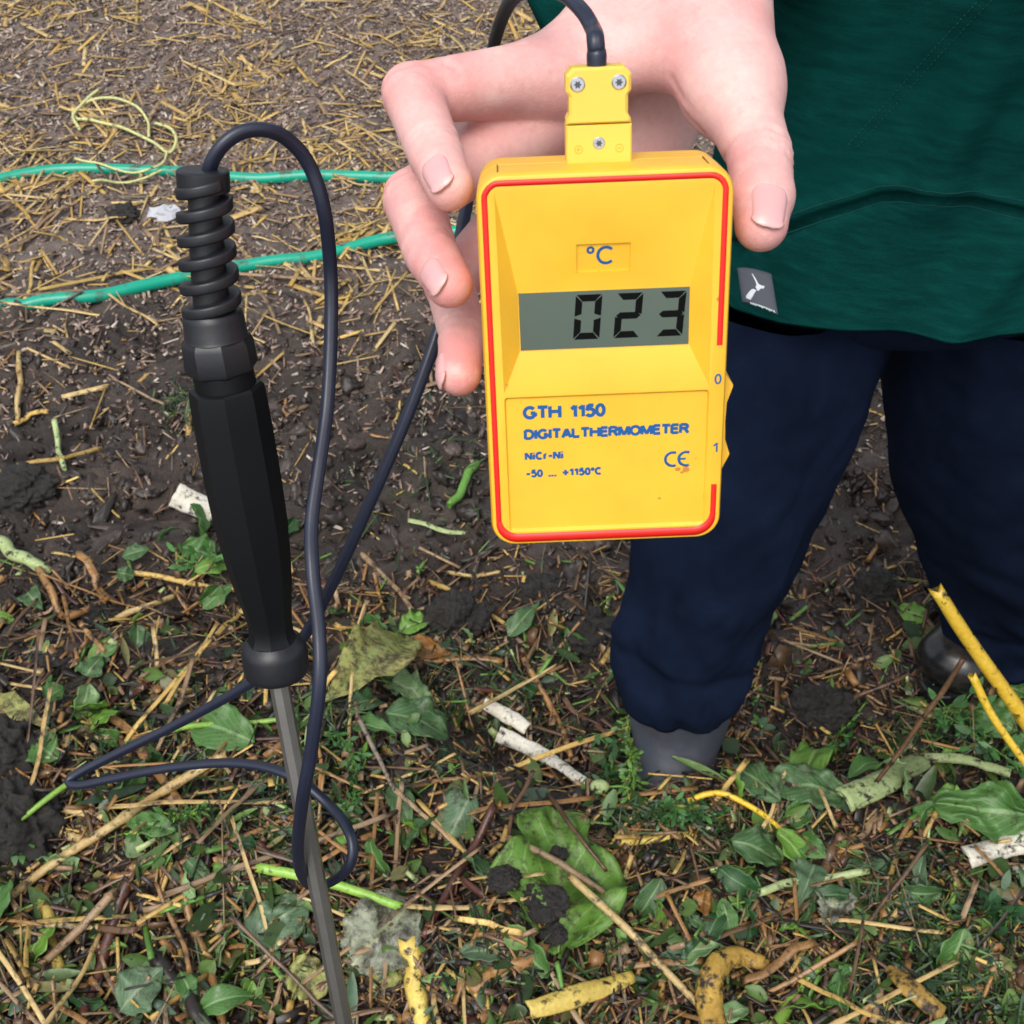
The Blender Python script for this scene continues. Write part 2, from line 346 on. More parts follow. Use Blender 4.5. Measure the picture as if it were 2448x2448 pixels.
SK = {  # stalk colours
 'cream': ((0.62, 0.48, 0.22), (0.50, 0.33, 0.12)), 'straw': ((0.60, 0.42, 0.13), (0.44, 0.28, 0.075)), 'orange': ((0.36, 0.195, 0.065), (0.24, 0.12, 0.042)),
 'brown': ((0.155, 0.088, 0.045), (0.095, 0.052, 0.028)), 'red': ((0.12, 0.042, 0.028), (0.065, 0.026, 0.018)), 'dark': ((0.035, 0.027, 0.022), (0.02, 0.016, 0.014)),
 'tan': ((0.33, 0.23, 0.13), (0.24, 0.15, 0.08)), 'grey': ((0.24, 0.20, 0.15), (0.15, 0.12, 0.09)), 'lime': ((0.30, 0.52, 0.08), (0.22, 0.42, 0.06)),
 'green': ((0.13, 0.30, 0.05), (0.09, 0.22, 0.035)), 'pale': ((0.45, 0.55, 0.25), (0.33, 0.42, 0.17)), 'yellow': ((0.80, 0.56, 0.06), (0.70, 0.44, 0.03)),
 'lemon': ((0.66, 0.52, 0.13), (0.56, 0.40, 0.08)), 'white': ((0.70, 0.68, 0.60), (0.62, 0.58, 0.46)), 'peel': ((0.50, 0.32, 0.06), (0.30, 0.17, 0.03))}
for k, (a, b) in SK.items():
    amt = {'lime': 0.05, 'green': 0.15, 'yellow': 0.05, 'lemon': 0.35, 'white': 0.35, 'peel': 0.75, 'pale': 0.35, 'cream': 0.45, 'dark': 0.2}.get(k, 0.5)
    M['s_' + k] = m_stalk('stalk_' + k, a, b, amt=amt, rough=0.35 if k in ('brown', 'red', 'orange', 'dark', 'lime', 'yellow') else 0.5)
LF = {'fresh': ((0.12, 0.27, 0.03), (0.16, 0.33, 0.05), (0.30, 0.46, 0.14), 0.25), 'mid': ((0.055, 0.15, 0.03), (0.085, 0.20, 0.045), (0.20, 0.34, 0.13), 0.3),
      'dark': ((0.022, 0.075, 0.022), (0.035, 0.105, 0.032), (0.10, 0.20, 0.08), 0.3), 'grey': ((0.08, 0.15, 0.075), (0.11, 0.19, 0.095), (0.22, 0.30, 0.17), 0.4),
      'bluegreen': ((0.045, 0.115, 0.035), (0.075, 0.16, 0.055), (0.19, 0.30, 0.13), 0.45), 'pale': ((0.18, 0.32, 0.12), (0.24, 0.38, 0.16), (0.40, 0.52, 0.28), 0.35),
      'mottle': ((0.34, 0.37, 0.10), (0.42, 0.38, 0.13), (0.36, 0.44, 0.14), 0.75), 'mould': ((0.36, 0.40, 0.28), (0.15, 0.15, 0.12), (0.40, 0.43, 0.25), 0.8),
      'brown': ((0.30, 0.13, 0.02), (0.20, 0.08, 0.015), (0.34, 0.20, 0.05), 0.4), 'dirty': ((0.105, 0.24, 0.03), (0.145, 0.29, 0.045), (0.25, 0.39, 0.11), 0.55)}
for k, (a, b, c, amt) in LF.items(): M['leaf_' + k] = m_leaf('leaf_' + k, a, b, c, amt=amt)
M['vcol'] = m_vcol('litter'); M['vcolwet'] = m_vcol('wet_litter', 0.42, spotamt=0.6, spec=0.5); M['mudc'] = m_vcol('mud_clump', 0.5, 160, 0.3, 0.5)
M['vgreen'] = m_vcol('grass_clip', 0.45, spotamt=0.2)
t = NT('clod'); v = t.coord('Object')
t.set(t.mix(t.ramp(t.noi(v, 50, 6, 0.7), [(0.35, 0.0), (0.7, 1.0)]), (0.010, 0.009, 0.008), (0.034, 0.029, 0.024)), 0.6); t.bump(t.noi(v, 140, 6, 0.7), 1.0, 0.006); M['clod'] = t.m
# ground
t = NT('muddy_ground'); p = t.pos(); sx = t.new('ShaderNodeSeparateXYZ'); t.ln(p, sx.inputs[0])
mud = t.mix(t.ramp(t.noi(p, 5, 6, 0.6), [(0.36, 0.0), (0.66, 1.0)]), (0.026, 0.020, 0.0165), (0.085, 0.064, 0.052))
chip = t.mix(t.ramp(t.noi(p, 7, 6, 0.65), [(0.34, 0.0), (0.68, 1.0)]), (0.125, 0.096, 0.080), (0.30, 0.235, 0.195))
ed = t.new('ShaderNodeMath', operation='MULTIPLY_ADD'); t.ln(t.noi(p, 3, 4), ed.inputs[0]); ed.inputs[1].default_value = 0.9; t.ln(sx.outputs[1], ed.inputs[2])
base = t.mix(t.ramp(t.new('ShaderNodeMapRange').outputs[0], [(0, 0.0), (1, 1.0)]), mud, chip)
mr = [n for n in t.n if n.bl_idname == 'ShaderNodeMapRange'][-1]; mr.inputs['From Min'].default_value = 2.15; mr.inputs['From Max'].default_value = 2.75; t.ln(ed.outputs[0], mr.inputs[0])
base = t.mix(t.ramp(t.noi(p, 2.6, 3), [(0.60, 0.0), (0.70, 0.6)]), base, (0.10, 0.068, 0.05))
base = t.mix(t.ramp(t.noi(p, 130, 5, 0.7), [(0.3, 0.0), (0.75, 0.6)]), base, (0.016, 0.012, 0.010))
base = t.mix(t.ramp(t.noi(p, 210, 3, 0.6), [(0.62, 0.0), (0.74, 0.55)]), base, (0.16, 0.12, 0.09))
t.set(base, t.ramp(t.noi(p, 9, 5), [(0.3, 0.30), (0.7, 0.70)]), **{'Specular IOR Level': 0.5})
t.bump(t.noi(p, 120, 8, 0.72), 0.9, 0.008); M['ground'] = t.m

# ------------------------------------------------------------------ the ground: muddy yard with a compost heap in front
def ridge(x): return 0.84 + 0.20 * sstep(0.12, -0.35, x) + 0.05 * noise(np.asarray(x) * 4, 3.3) - 0.02 * sstep(.3, .6, x)
def heapw(x, y): return 1 - sstep(ridge(x) - 0.10, ridge(x) + 0.07, y)
def mudw(y): return 0.45 + 0.75 * sstep(2.3, 1.7, y)
def gz(x, y):
    x = np.asarray(x, float); y = np.asarray(y, float); w = heapw(x, y); near = sstep(6, 4, y) * sstep(3, 2, np.abs(x))
    z = 0.14 * w + w * (0.028 * noise(x * 7, y * 7, 0, 1) + 0.020 * noise(x * 17, y * 17, 0, 2) + 0.006 * noise(x * 45, y * 45, 0, 3))
    z = z + (1 - w) * near * (0.022 * noise(x * 3.2, y * 3.2, 0, 4) + mudw(y) * (0.016 * noise(x * 9, y * 9, 0, 5) + 0.017 * noise(x * 22, y * 22, 0, 6) + 0.014 * np.maximum(noise(x * 14, y * 14, 0, 9), 0.15)))
    z = z + near * ((0.004 + 0.006 * sstep(2.4, 1.7, y)) * noise(x * 60, y * 60, 0, 7) + 0.0035 * noise(x * 115, y * 115, 0, 8))
    return z
def gzs(x, y):                                     # without the finest crumbs
    x = np.asarray(x, float); y = np.asarray(y, float); w = heapw(x, y); near = sstep(6, 4, y) * sstep(3, 2, np.abs(x))
    z = 0.14 * w + w * (0.028 * noise(x * 7, y * 7, 0, 1) + 0.020 * noise(x * 17, y * 17, 0, 2))
    return z + (1 - w) * near * (0.022 * noise(x * 3.2, y * 3.2, 0, 4) + mudw(y) * (0.016 * noise(x * 9, y * 9, 0, 5) + 0.017 * noise(x * 22, y * 22, 0, 6) + 0.014 * np.maximum(noise(x * 14, y * 14, 0, 9), 0.15)))
_gx0, _gy0, _gs = -3.5, -0.5, 0.006
_HG = gzs(*np.meshgrid(_gx0 + _gs * np.arange(1170), _gy0 + _gs * np.arange(1170)))
gzs_exact = gzs
def gzs(x, y):                                     # bilinear look-up of the same surface
    x, y = np.broadcast_arrays(np.asarray(x, float), np.asarray(y, float))
    a = np.clip((x - _gx0) / _gs, 0, 1168.0); b = np.clip((y - _gy0) / _gs, 0, 1168.0); i = a.astype(int); j = b.astype(int); fa, fb = a - i, b - j
    return (_HG[j, i] * (1 - fa) + _HG[j, i + 1] * fa) * (1 - fb) + (_HG[j + 1, i] * (1 - fa) + _HG[j + 1, i + 1] * fa) * fb
def gn(x, y, e=0.01):
    n = np.stack([-(gzs(x + e, y) - gzs(x - e, y)) / (2 * e), -(gzs(x, y + e) - gzs(x, y - e)) / (2 * e), np.ones(np.shape(x))], -1)
    return n / np.linalg.norm(n, axis=-1, keepdims=True)
def G(px, py):                                     # where the sight line through a pixel of the photograph meets the ground
    px = np.atleast_1d(np.asarray(px, float)); py = np.atleast_1d(np.asarray(py, float))
    r = RT * ((px - 1224) / FPX)[:, None] + DN * ((py - 1224) / FPX)[:, None] + FW
    lo = np.full(len(px), 0.7); hi = np.full(len(px), 9.0); done = np.zeros(len(px), bool)
    for d in np.arange(0.7, 5.0, 0.02):
        q = CAM + r * d; under = (q[:, 2] < gzs(q[:, 0], q[:, 1])) & ~done
        hi[under] = d; lo[under] = d - 0.02; done |= under
    for _ in range(12):
        m = (lo + hi) / 2; q = CAM + r * m[:, None]; u = q[:, 2] < gzs(q[:, 0], q[:, 1]); hi = np.where(u, m, hi); lo = np.where(u, lo, m)
    return CAM + r * ((lo + hi) / 2)[:, None]
def depth(p): return (np.asarray(p) - CAM) @ FW

def axis(a, b, step, far):
    inner = np.arange(a, b + 1e-6, step); out = []; s = step
    v = b
    while v < far: s *= 1.5; v += s; out.append(v)
    left = []; s = step; v = a
    while v > -far: s *= 1.5; v -= s; left.append(v)
    return np.concatenate([left[::-1], inner, out])
gx, gy = axis(-2.1, 2.1, 0.0088, 300), axis(0.3, 3.6, 0.0085, 300)
X, Y = np.meshgrid(gx, gy); Z = gz(X, Y); V = np.stack([X, Y, Z], -1).reshape(-1, 3)
i = np.arange(len(gy) - 1)[:, None] * len(gx); j = np.arange(len(gx) - 1)[None]
Q = np.stack([i + j, i + j + 1, i + len(gx) + j + 1, i + len(gx) + j], -1).reshape(-1, 4)
o = link('ground', mesh_np('ground', V, [Q]), M['ground']); tag(o, 'dark wet muddy ground with wood chips, rising to a compost heap in front', 'ground', kind='structure')

# ------------------------------------------------------------------ stuff: chips, straw, crumbs, grass
def rotz_to(nrm, yaw, tilt):
    """per-instance rotation: local z -> nrm tilted at random, local x turned by yaw"""
    n = nrm + np.c_[RNG.normal(0, 1, len(nrm)), RNG.normal(0, 1, len(nrm)), np.zeros(len(nrm))] * np.asarray(tilt).reshape(-1, 1)
    n /= np.linalg.norm(n, axis=1)[:, None]
    x = np.c_[np.cos(yaw), np.sin(yaw), np.zeros(len(yaw))]; x -= n * (x * n).sum(1)[:, None]; x /= np.linalg.norm(x, axis=1)[:, None]
    return np.stack([x, np.cross(n, x), n], -1)      # columns
def scatter(T, TF, loc, rot, scl, cols):
    m, n = len(loc), len(T)
    V = np.einsum('mij,mnj->mni', rot, T[None] * scl[:, None]) + loc[:, None]
    off = (np.arange(m) * n)[:, None, None]
    return V.reshape(-1, 3), [(f[None] + off).reshape(-1, f.shape[1]) for f in TF], np.repeat(cols, n, axis=0)
def bent_tube(nseg=4, sides=5, bend=0.1):
    x = np.linspace(-0.5, 0.5, nseg + 1); p = np.c_[x, np.zeros_like(x), bend * (0.25 - x ** 2)]
    V, F = sweep(p, circ(sides), 1e-9 + np.zeros(len(p))); a = circ(sides)
    V = np.vstack([np.c_[np.full(sides, q[0]), a[:, 0] * 0.5, a[:, 1] * 0.5 + q[2]] for q in p] + [[[-0.5, 0, p[0, 2]]], [[0.5, 0, p[-1, 2]]]])
    return V, F
def pal(keys, n, w=None):
    c = np.array([SK[k][0] for k in keys]); d = np.array([SK[k][1] for k in keys]); i = RNG.choice(len(keys), n, p=w)
    t = RNG.random((n, 1)); return (c[i] * t + d[i] * (1 - t)) * RNG.uniform(0.75, 1.2, (n, 1))
def in_pixels(n, x0, x1, y0, y1, pw=1.0):
    return G(RNG.uniform(x0, x1, n), y0 + (y1 - y0) * RNG.random(n) ** pw)
BOXT = np.array([[sx * .5, sy * .5, sz * .5] for sx in (-1, 1) for sy in (-1, 1) for sz in (-1, 1)]); BOXT[:4, 1] *= 0.7; BOXT[4:, 2] *= 0.8
BOXF = [np.array([[0, 1, 3, 2], [4, 6, 7, 5], [0, 4, 5, 1], [2, 3, 7, 6], [0, 2, 6, 4], [1, 5, 7, 3]])]
def lay(name, T, F, pos, ln, wd_, th, cols, mat, tilt, lift, label, cat):
    n = len(pos); pos = pos.copy(); pos[:, 2] = gzs(pos[:, 0], pos[:, 1]) + lift
    V, FF, C = scatter(T, F, pos, rotz_to(gn(pos[:, 0], pos[:, 1]), RNG.uniform(0, 6.283, n), np.broadcast_to(tilt, (n,))), np.c_[ln, wd_, th], cols)
    o = link(name, mesh_np(name, V, FF, C), mat); tag(o, label, cat, kind='stuff'); return o
# wood chips and crumbs over the far, drier half
n = 60000; q = G(RNG.uniform(-600, 3050, n), -60 + 1460 * RNG.beta(1.0, 3.1, n))
lay('wood_chip', BOXT, BOXF, q, RNG.gamma(2.2, 0.0040, n) + 0.003, RNG.uniform(0.002, 0.0068, n), RNG.uniform(0.001, 0.0028, n),
    np.vstack([np.array([[0.37, 0.275, 0.22], [0.225, 0.158, 0.13], [0.52, 0.43, 0.34], [0.075, 0.058, 0.05], [0.62, 0.55, 0.47], [0.27, 0.185, 0.15]])[RNG.choice(6, n, p=[.26, .26, .14, .17, .07, .10])]]) * RNG.uniform(.7, 1.25, (n, 1)),
    M['vcol'], 0.35, RNG.uniform(-0.001, 0.006, n), 'brown wood chips and crumbs covering the far muddy ground', 'wood chips')
n = 12500; q = in_pixels(n, -600, 3050, 800, 2520)
_cv, _cf = uvsphere((0, 0, 0), (.5, .5, .5), 7, 5); _cv = _cv * RNG.uniform(.55, 1.25, (len(_cv), 1))
lay('soil_crumb', _cv, _cf, q, *(RNG.gamma(2.2, 0.0032, (3, n)) + 0.002),
    (np.array([[0.024, 0.018, 0.015], [0.055, 0.041, 0.033], [0.09, 0.066, 0.052]])[RNG.choice(3, n, p=[.5, .35, .15])]) * RNG.uniform(.7, 1.3, (n, 1)),
    M['vcolwet'], 0.6, RNG.uniform(-0.002, 0.004, n), 'dark wet soil crumbs over the mud', 'soil')
TB = bent_tube(4, 5, 0.12)
n = 4300; q = G(RNG.uniform(-600, 3050, n), -60 + 1200 * RNG.beta(1.0, 2.2, n))
cc = np.c_[RNG.uniform(-350, 1250, 46), -60 + 800 * RNG.beta(1.0, 1.3, 46)]; ci = RNG.integers(46, size=1900); q[:1900] = G(cc[ci, 0] + RNG.normal(0, 60, 1900), np.clip(cc[ci, 1] + RNG.normal(0, 26, 1900), -70, 1100))
lay('loose_straw', TB[0], TB[1], q, RNG.gamma(2.5, 0.020, n) + 0.015, RNG.gamma(3, 0.0017, n) + .0012, RNG.uniform(0.0012, 0.003, n),
    pal(['straw', 'tan', 'cream', 'grey'], n, [.26, .20, .36, .18]), M['vcol'], 0.12, RNG.uniform(0.001, 0.010, n), 'fine loose straw strewn over the far muddy ground', 'straw litter')
n = 9500; q = in_pixels(n, -600, 3050, 1330, 2540, 0.9); 
lay('compost_litter', TB[0], TB[1], q, RNG.gamma(1.7, 0.014, n) + 0.006, RNG.gamma(2.2, 0.0012, n) + .0006, RNG.gamma(2.0, 0.0007, n) + .0005,
    pal(['brown', 'orange', 'red', 'dark', 'tan', 'straw', 'green'], n, [.22, .13, .05, .22, .18, .13, .07]), M['vcolwet'], 0.28, RNG.uniform(0.000, 0.022, n), 'fine rotting straw and stem bits in the compost heap', 'compost litter')
n = 860; q = in_pixels(n, -600, 3050, 760, 1400)
lay('mud_straw', TB[0], TB[1], q, RNG.gamma(2.2, 0.012, n) + 0.008, RNG.uniform(0.0012, 0.0035, n), RNG.uniform(0.001, 0.003, n),
    pal(['brown', 'tan', 'straw', 'grey', 'red'], n, [.3, .22, .2, .13, .15]), M['vcolwet'], 0.2, RNG.uniform(0.0, 0.008, n), 'short bits of straw trodden into the wet mud', 'straw litter')
n = 6000; q = in_pixels(n, -600, 3050, 1380, 2540)
lay('compost_flake', BOXT, BOXF, q, RNG.gamma(2.0, 0.0055, n) + 0.003, RNG.gamma(2.0, .0026, n) + .0015, RNG.uniform(0.0006, 0.0022, n),
    pal(['brown', 'tan', 'dark', 'orange', 'pale', 'red'], n, [.26, .14, .38, .10, .05, .07]), M['vcolwet'], 0.8, RNG.uniform(0.0, 0.022, n), 'brown flakes of rotting husk in the compost heap', 'compost flakes')
n = 1900; q = in_pixels(n, -600, 3050, 1460, 2540, 0.8); lx = np.linspace(-.5, .5, 5); lw = np.array([.25, .8, 1, .75, .15]) * .5
LT = np.vstack([np.c_[lx, lw * sg, .30 * sg * sg * (.25 - lx ** 2) + .12 * np.abs(sg)] for sg in (1, 0, -1)]); LFq = np.vstack([[k + 5 * r, k + 1 + 5 * r, k + 6 + 5 * r, k + 5 + 5 * r] for k in range(4) for r in (0, 1)])
LT = np.vstack([LT, LT - [0, 0, .02]]); LFq = [np.vstack([LFq, LFq[:, ::-1] + 15])]
lc = np.array([[0.06, 0.125, 0.028], [0.12, 0.23, 0.045], [0.04, 0.08, 0.026], [0.16, 0.26, 0.09], [0.07, 0.13, 0.075], [0.20, 0.19, 0.07]])[RNG.choice(6, n, p=[.26, .2, .22, .1, .14, .08])] * RNG.uniform(.5, 1.1, (n, 1))
lay('shredded_greens', LT, LFq, q, RNG.gamma(2.2, .0085, n) + .006, RNG.gamma(2.2, .0045, n) + .003, RNG.uniform(.006, .022, n), lc, M['vgreen'], 0.6, RNG.uniform(0.004, 0.024, n), 'shredded scraps of green leaf mixed through the compost heap', 'leaf scraps')
n = 900; q = G(RNG.uniform(-600, 3050, n), RNG.normal(1180, 250, n).clip(650, 2000)); _mv, _mf = uvsphere((0, 0, 0), (.5, .5, .5), 16, 11, lambda d: 1 + .45 * noise(d[:, 0] * 2.3, d[:, 1] * 2.3, d[:, 2] * 2.3, 91) + .3 * noise(d[:, 0] * 6, d[:, 1] * 6, d[:, 2] * 6, 92))
lay('mud_clump', _mv, _mf, q, *[RNG.gamma(2.2, k, n) + .006 for k in (.0085, .0075)], RNG.gamma(2.2, .005, n) + .004, (np.array([[0.026, 0.020, 0.0165], [0.05, 0.038, 0.031], [0.085, 0.063, 0.052]])[RNG.choice(3, n, p=[.5, .35, .15])]), M['mudc'], 0.5, RNG.uniform(-.004, .002, n), 'wet dark clumps of mud on the ground', 'mud')
# grass clippings: thin tapering blades in patches
bx = np.linspace(-0.5, 0.5, 5); wprof = np.array([0.5, 0.9, 1, 0.7, 0.05]) * 0.5
GT = np.vstack([np.c_[bx, wprof, 0.3 * (0.25 - bx ** 2)], np.c_[bx, -wprof, 0.3 * (0.25 - bx ** 2)]]); GF = [np.array([[k, k + 1, k + 6, k + 5] for k in range(4)])]
GT = np.vstack([GT, GT - [0, 0, 0.03]]); GF = [np.vstack([GF[0][:, ::-1], GF[0] + 10])]
patch = [(2180, 2250, 260, 230, 1000), (1750, 2020, 200, 90, 240), (1560, 1960, 150, 40, 120), (560, 1950, 260, 120, 260), (300, 1760, 250, 110, 180), (1150, 1700, 260, 140, 300),
         (1300, 2300, 350, 140, 200), (2250, 1760, 160, 90, 220), (620, 2280, 200, 120, 120), (1000, 1560, 280, 110, 160), (1050, 1150, 240, 200, 110), (440, 980, 60, 50, 90), (760, 1750, 120, 90, 150), (2350, 2380, 160, 90, 200), (-200, 1950, 240, 220, 300), (2700, 2150, 200, 240, 500)]
q = np.vstack([G(cx + RNG.normal(0, sx * .5, k), cy + RNG.normal(0, sy * .5, k)) for cx, cy, sx, sy, k in patch]); n = len(q)
gc = np.array([[0.032, 0.068, 0.02], [0.055, 0.11, 0.028], [0.022, 0.048, 0.02], [0.13, 0.22, 0.06], [0.035, 0.08, 0.035]])[RNG.choice(5, n, p=[.3, .22, .25, .08, .15])] * RNG.uniform(.7, 1.25, (n, 1))
lay('grass_clippings', GT, GF, q, RNG.gamma(3, 0.0072, n) + 0.006, RNG.uniform(0.0012, 0.0030, n), RNG.uniform(0.010, 0.025, n), gc, M['vgreen'], 0.5, RNG.uniform(0.002, 0.024, n), 'dark green grass clippings scattered through the compost heap', 'grass clippings')

# ------------------------------------------------------------------ the thermometer
DC = PC(1224, 1224, 1) * 0 + np.array([0.02574213, -0.03915, 0.339])
DU = np.array([0.99918649, -0.04032805, 0.0]); DV = np.array([-0.03607867, -0.89390201, -0.44680815]); DNn = np.cross(DU, DV)
def cdir(v): return v[0] * RT + v[1] * DN + v[2] * FW
DM = Matrix.Identity(4)
for k, v in enumerate((cdir(DU), cdir(DV), cdir(DNn))):
    for r in range(3): DM[r][k] = v[r]
o3 = CW(DC[None])[0]
for r in range(3): DM[r][3] = o3[r]
th = thing('digital_thermometer', None, 'yellow handheld digital thermometer with red outline showing 023 on its grey display', 'thermometer', mat4=DM)
mm = 0.001
def tri_fill(outer, holes, wf):
    """flat face with holes; wf(x,y) gives the height"""
    pts = [Vector(p) for p in outer]; faces_in = [list(range(len(outer)))]; edges = [(k, (k + 1) % len(outer)) for k in range(len(outer))]
    for h in holes:
        b = len(pts); pts += [Vector(p) for p in h]; edges += [(b + k, b + (k + 1) % len(h)) for k in range(len(h))]
    v, e, f, *_ = delaunay_2d_cdt(pts, edges, [], 0, 1e-9)
    v = np.array([(p.x, p.y) for p in v]); F = []
    def inside(p, poly):
        c = False; n = len(poly)
        for k in range(n):
            (x0, y0), (x1, y1) = poly[k], poly[(k + 1) % n]
            if (y0 > p[1]) != (y1 > p[1]) and p[0] < (x1 - x0) * (p[1] - y0) / (y1 - y0) + x0: c = not c
        return c
    for t_ in f:
        c = v[list(t_)].mean(0)
        if inside(c, outer) and not any(inside(c, h) for h in holes): F.append(t_)
    return np.c_[v, [wf(*p) for p in v]], [np.array(F)]
W2, H2 = 33.4, 53.7
TILTX = 0.0
ring = lambda ins, w: np.c_[rrect(-W2 + ins, -H2 + ins, W2 - ins, H2 - ins, max(7.0 - ins, 2), 8), np.full(36, w)]
prof = [(4, -27.6), (1.8, -27.2), (0.7, -25.8), (0.25, -14.2), (0.6, -13.9), (0.25, -13.6), (0.0, -2.4), (0.2, -0.95), (0.6, -0.28), (1.2, 0.0)]
Vc = np.vstack([ring(a, b) for a, b in prof]); m = 36; i = np.arange(len(prof) - 1)[:, None] * m; j = np.arange(m)[None]; k = (j + 1) % m
Fc = [np.stack([i + j, i + k, i + m + k, i + m + j], -1).reshape(-1, 4)]
back = np.arange(m)[::-1]; Vc = np.vstack([Vc, [[0, 0, -27.6]]]); Fc.append(np.c_[back, np.roll(back, -1), np.full(m, len(Vc) - 1)])
A, B, Cc, D_ = (-28.6, 49.2), (28.2, 49.2), (28.6, -6.2), (-28.2, -6.2)
E_, F_, G_, H_ = (-23.4, 21.0, -5.2), (23.4, 21.0, -5.2), (23.5, 4.4, -5.2), (-23.3, 4.4, -5.2)
panel = rrect(-28.2, -49.2, 28.7, -7.2, 0.8, 2)
front = tri_fill(ring(1.2, 0)[:, :2], [[A, B, Cc, D_][::-1], panel[::-1]], lambda x, y: 0.0)
def q3(*p): return np.array([(*a, 0) if len(a) == 2 else a for a in p], float)
slope_w = lambda x, y: -5.2 * (49.2 - y) / (49.2 - 21.0)
box = [(-7.5, 26.0), (-7.5, 34.1), (6.9, 34.1), (6.9, 26.0)]
slope = tri_fill([A, (E_[0], E_[1]), (F_[0], F_[1]), B], [box], slope_w)
bw = lambda x, y: slope_w(x, y) - 0.7
boxw = []
for a in range(4):
    p, q_ = box[a], box[(a + 1) % 4]; boxw.append((np.array([(*p, slope_w(*p)), (*q_, slope_w(*q_)), (*q_, bw(*q_)), (*p, bw(*p))]), [np.array([[0, 1, 2, 3]])]))
boxw.append((np.array([(*p, bw(*p)) for p in box]), [np.array([[3, 2, 1, 0]])]))
walls = [(q3(A, D_, H_, E_), [np.array([[0, 1, 2, 3]])]), (q3(B, F_, G_, Cc), [np.array([[0, 1, 2, 3]])]), (q3(D_, Cc, G_, H_), [np.array([[0, 1, 2, 3]])]), (q3(E_, H_, G_, F_), [np.array([[0, 1, 2, 3]])])]
pn = len(panel); pin = panel * np.array([0.985, 1.0]) * 1.0
pin = np.c_[panel[:, 0] * 0.985, -28.2 + (panel[:, 1] + 28.2) * 0.965]
pw = np.vstack([np.c_[panel, np.zeros(pn)], np.c_[pin, np.full(pn, -0.9)]])
jj = np.arange(pn); kk = (jj + 1) % pn
pwf = (pw, [np.c_[jj, kk, kk + pn, jj + pn]])
pfl = tri_fill(pin, [], lambda x, y: -0.9)
V, F = join([(Vc, Fc), front, slope, *walls, *boxw, pwf, pfl])
case = part('case', V * mm, F, M['yellow'], th, smooth=False, local=True)
def shade_smooth_by_angle(o, ang):
    me = o.data
    import bmesh
    bm = bmesh.new(); bm.from_mesh(me); bmesh.ops.remove_doubles(bm, verts=bm.verts, dist=2e-6)
    bmesh.ops.recalc_face_normals(bm, faces=bm.faces)
    for f in bm.faces: f.smooth = True
    for e in bm.edges: e.smooth = len(e.link_faces) == 2 and e.calc_face_angle(3.2) < R_(ang)
    bm.to_mesh(me); bm.free()
shade_smooth_by_angle(case, 32)
# red line printed on the rim
def strip(pts, w):
    p = np.asarray(pts, float); w = np.broadcast_to(np.asarray(w, float), (len(p),)); t_ = np.gradient(p, axis=0); t_ /= np.linalg.norm(t_, axis=1)[:, None]
    nn = np.c_[-t_[:, 1], t_[:, 0]] * w[:, None] / 2; k = len(p); a = np.arange(k - 1)
    V = np.vstack([np.c_[p + nn, np.full(k, 0.08)], np.c_[p - nn, np.full(k, 0.08)], np.c_[p + nn, np.full(k, -0.1)], np.c_[p - nn, np.full(k, -0.1)]])
    return V, [np.vstack([np.c_[a, a + k, a + k + 1, a + 1], np.c_[a + 2 * k, a, a + 1, a + 1 + 2 * k], np.c_[a + k, a + 3 * k, a + 3 * k + 1, a + k + 1]])]
arc = lambda cx, cy, r, a0, a1, n=9: [(cx + r * math.cos(R_(a0 + (a1 - a0) * k / (n - 1))), cy + r * math.sin(R_(a0 + (a1 - a0) * k / (n - 1)))) for k in range(n)]
path = [(31.0, 5.6), (31.0, 20), (31.0, 40)] + arc(27.0, 47.4, 4.0, 0, 90) + [(10, 51.4), (-10, 51.4)] + arc(-27.2, 47.4, 4.0, 90, 180) + [(-31.2, 30), (-31.2, 0), (-31.2, -30), (-31.2, -46)]
pa = spline(np.c_[path, np.zeros(len(path))], 160)[:, :2]
V1, F1 = strip(pa, 1.55)
po = [(-32.0, -45.9)] + arc(-25.8, -46.3, 6.2, 180, 270, 10) + [(-12, -52.5), (0, -52.5), (12, -52.5)] + arc(25.6, -46.3, 6.2, 270, 360, 10) + [(31.8, -43), (31.8, -36.2)]
pi_ = [(-30.4, -45.9)] + arc(-25.6, -44.9, 4.8, 193, 270, 10) + [(-12, -49.7), (0, -49.7), (12, -49.7)] + arc(25.4, -44.9, 4.8, 270, 358, 10) + [(30.2, -43), (30.2, -36.2)]
po, pi_ = np.array(po), np.array(pi_); nb = len(po); k = np.arange(nb - 1)
V2 = np.vstack([np.c_[po, np.full(nb, .08)], np.c_[pi_, np.full(nb, .08)], np.c_[po, np.full(nb, -.1)], np.c_[pi_, np.full(nb, -.1)]])
F2 = [np.vstack([np.c_[k, k + 1, k + nb + 1, k + nb], np.c_[k + 2 * nb, k + 2 * nb + 1, k + 1, k], np.c_[k + nb, k + nb + 1, k + 3 * nb + 1, k + 3 * nb]])]
V, F = join([(V1, F1), (V2, F2)]); part('red_line', V * mm, F, M['red'], th, local=True)
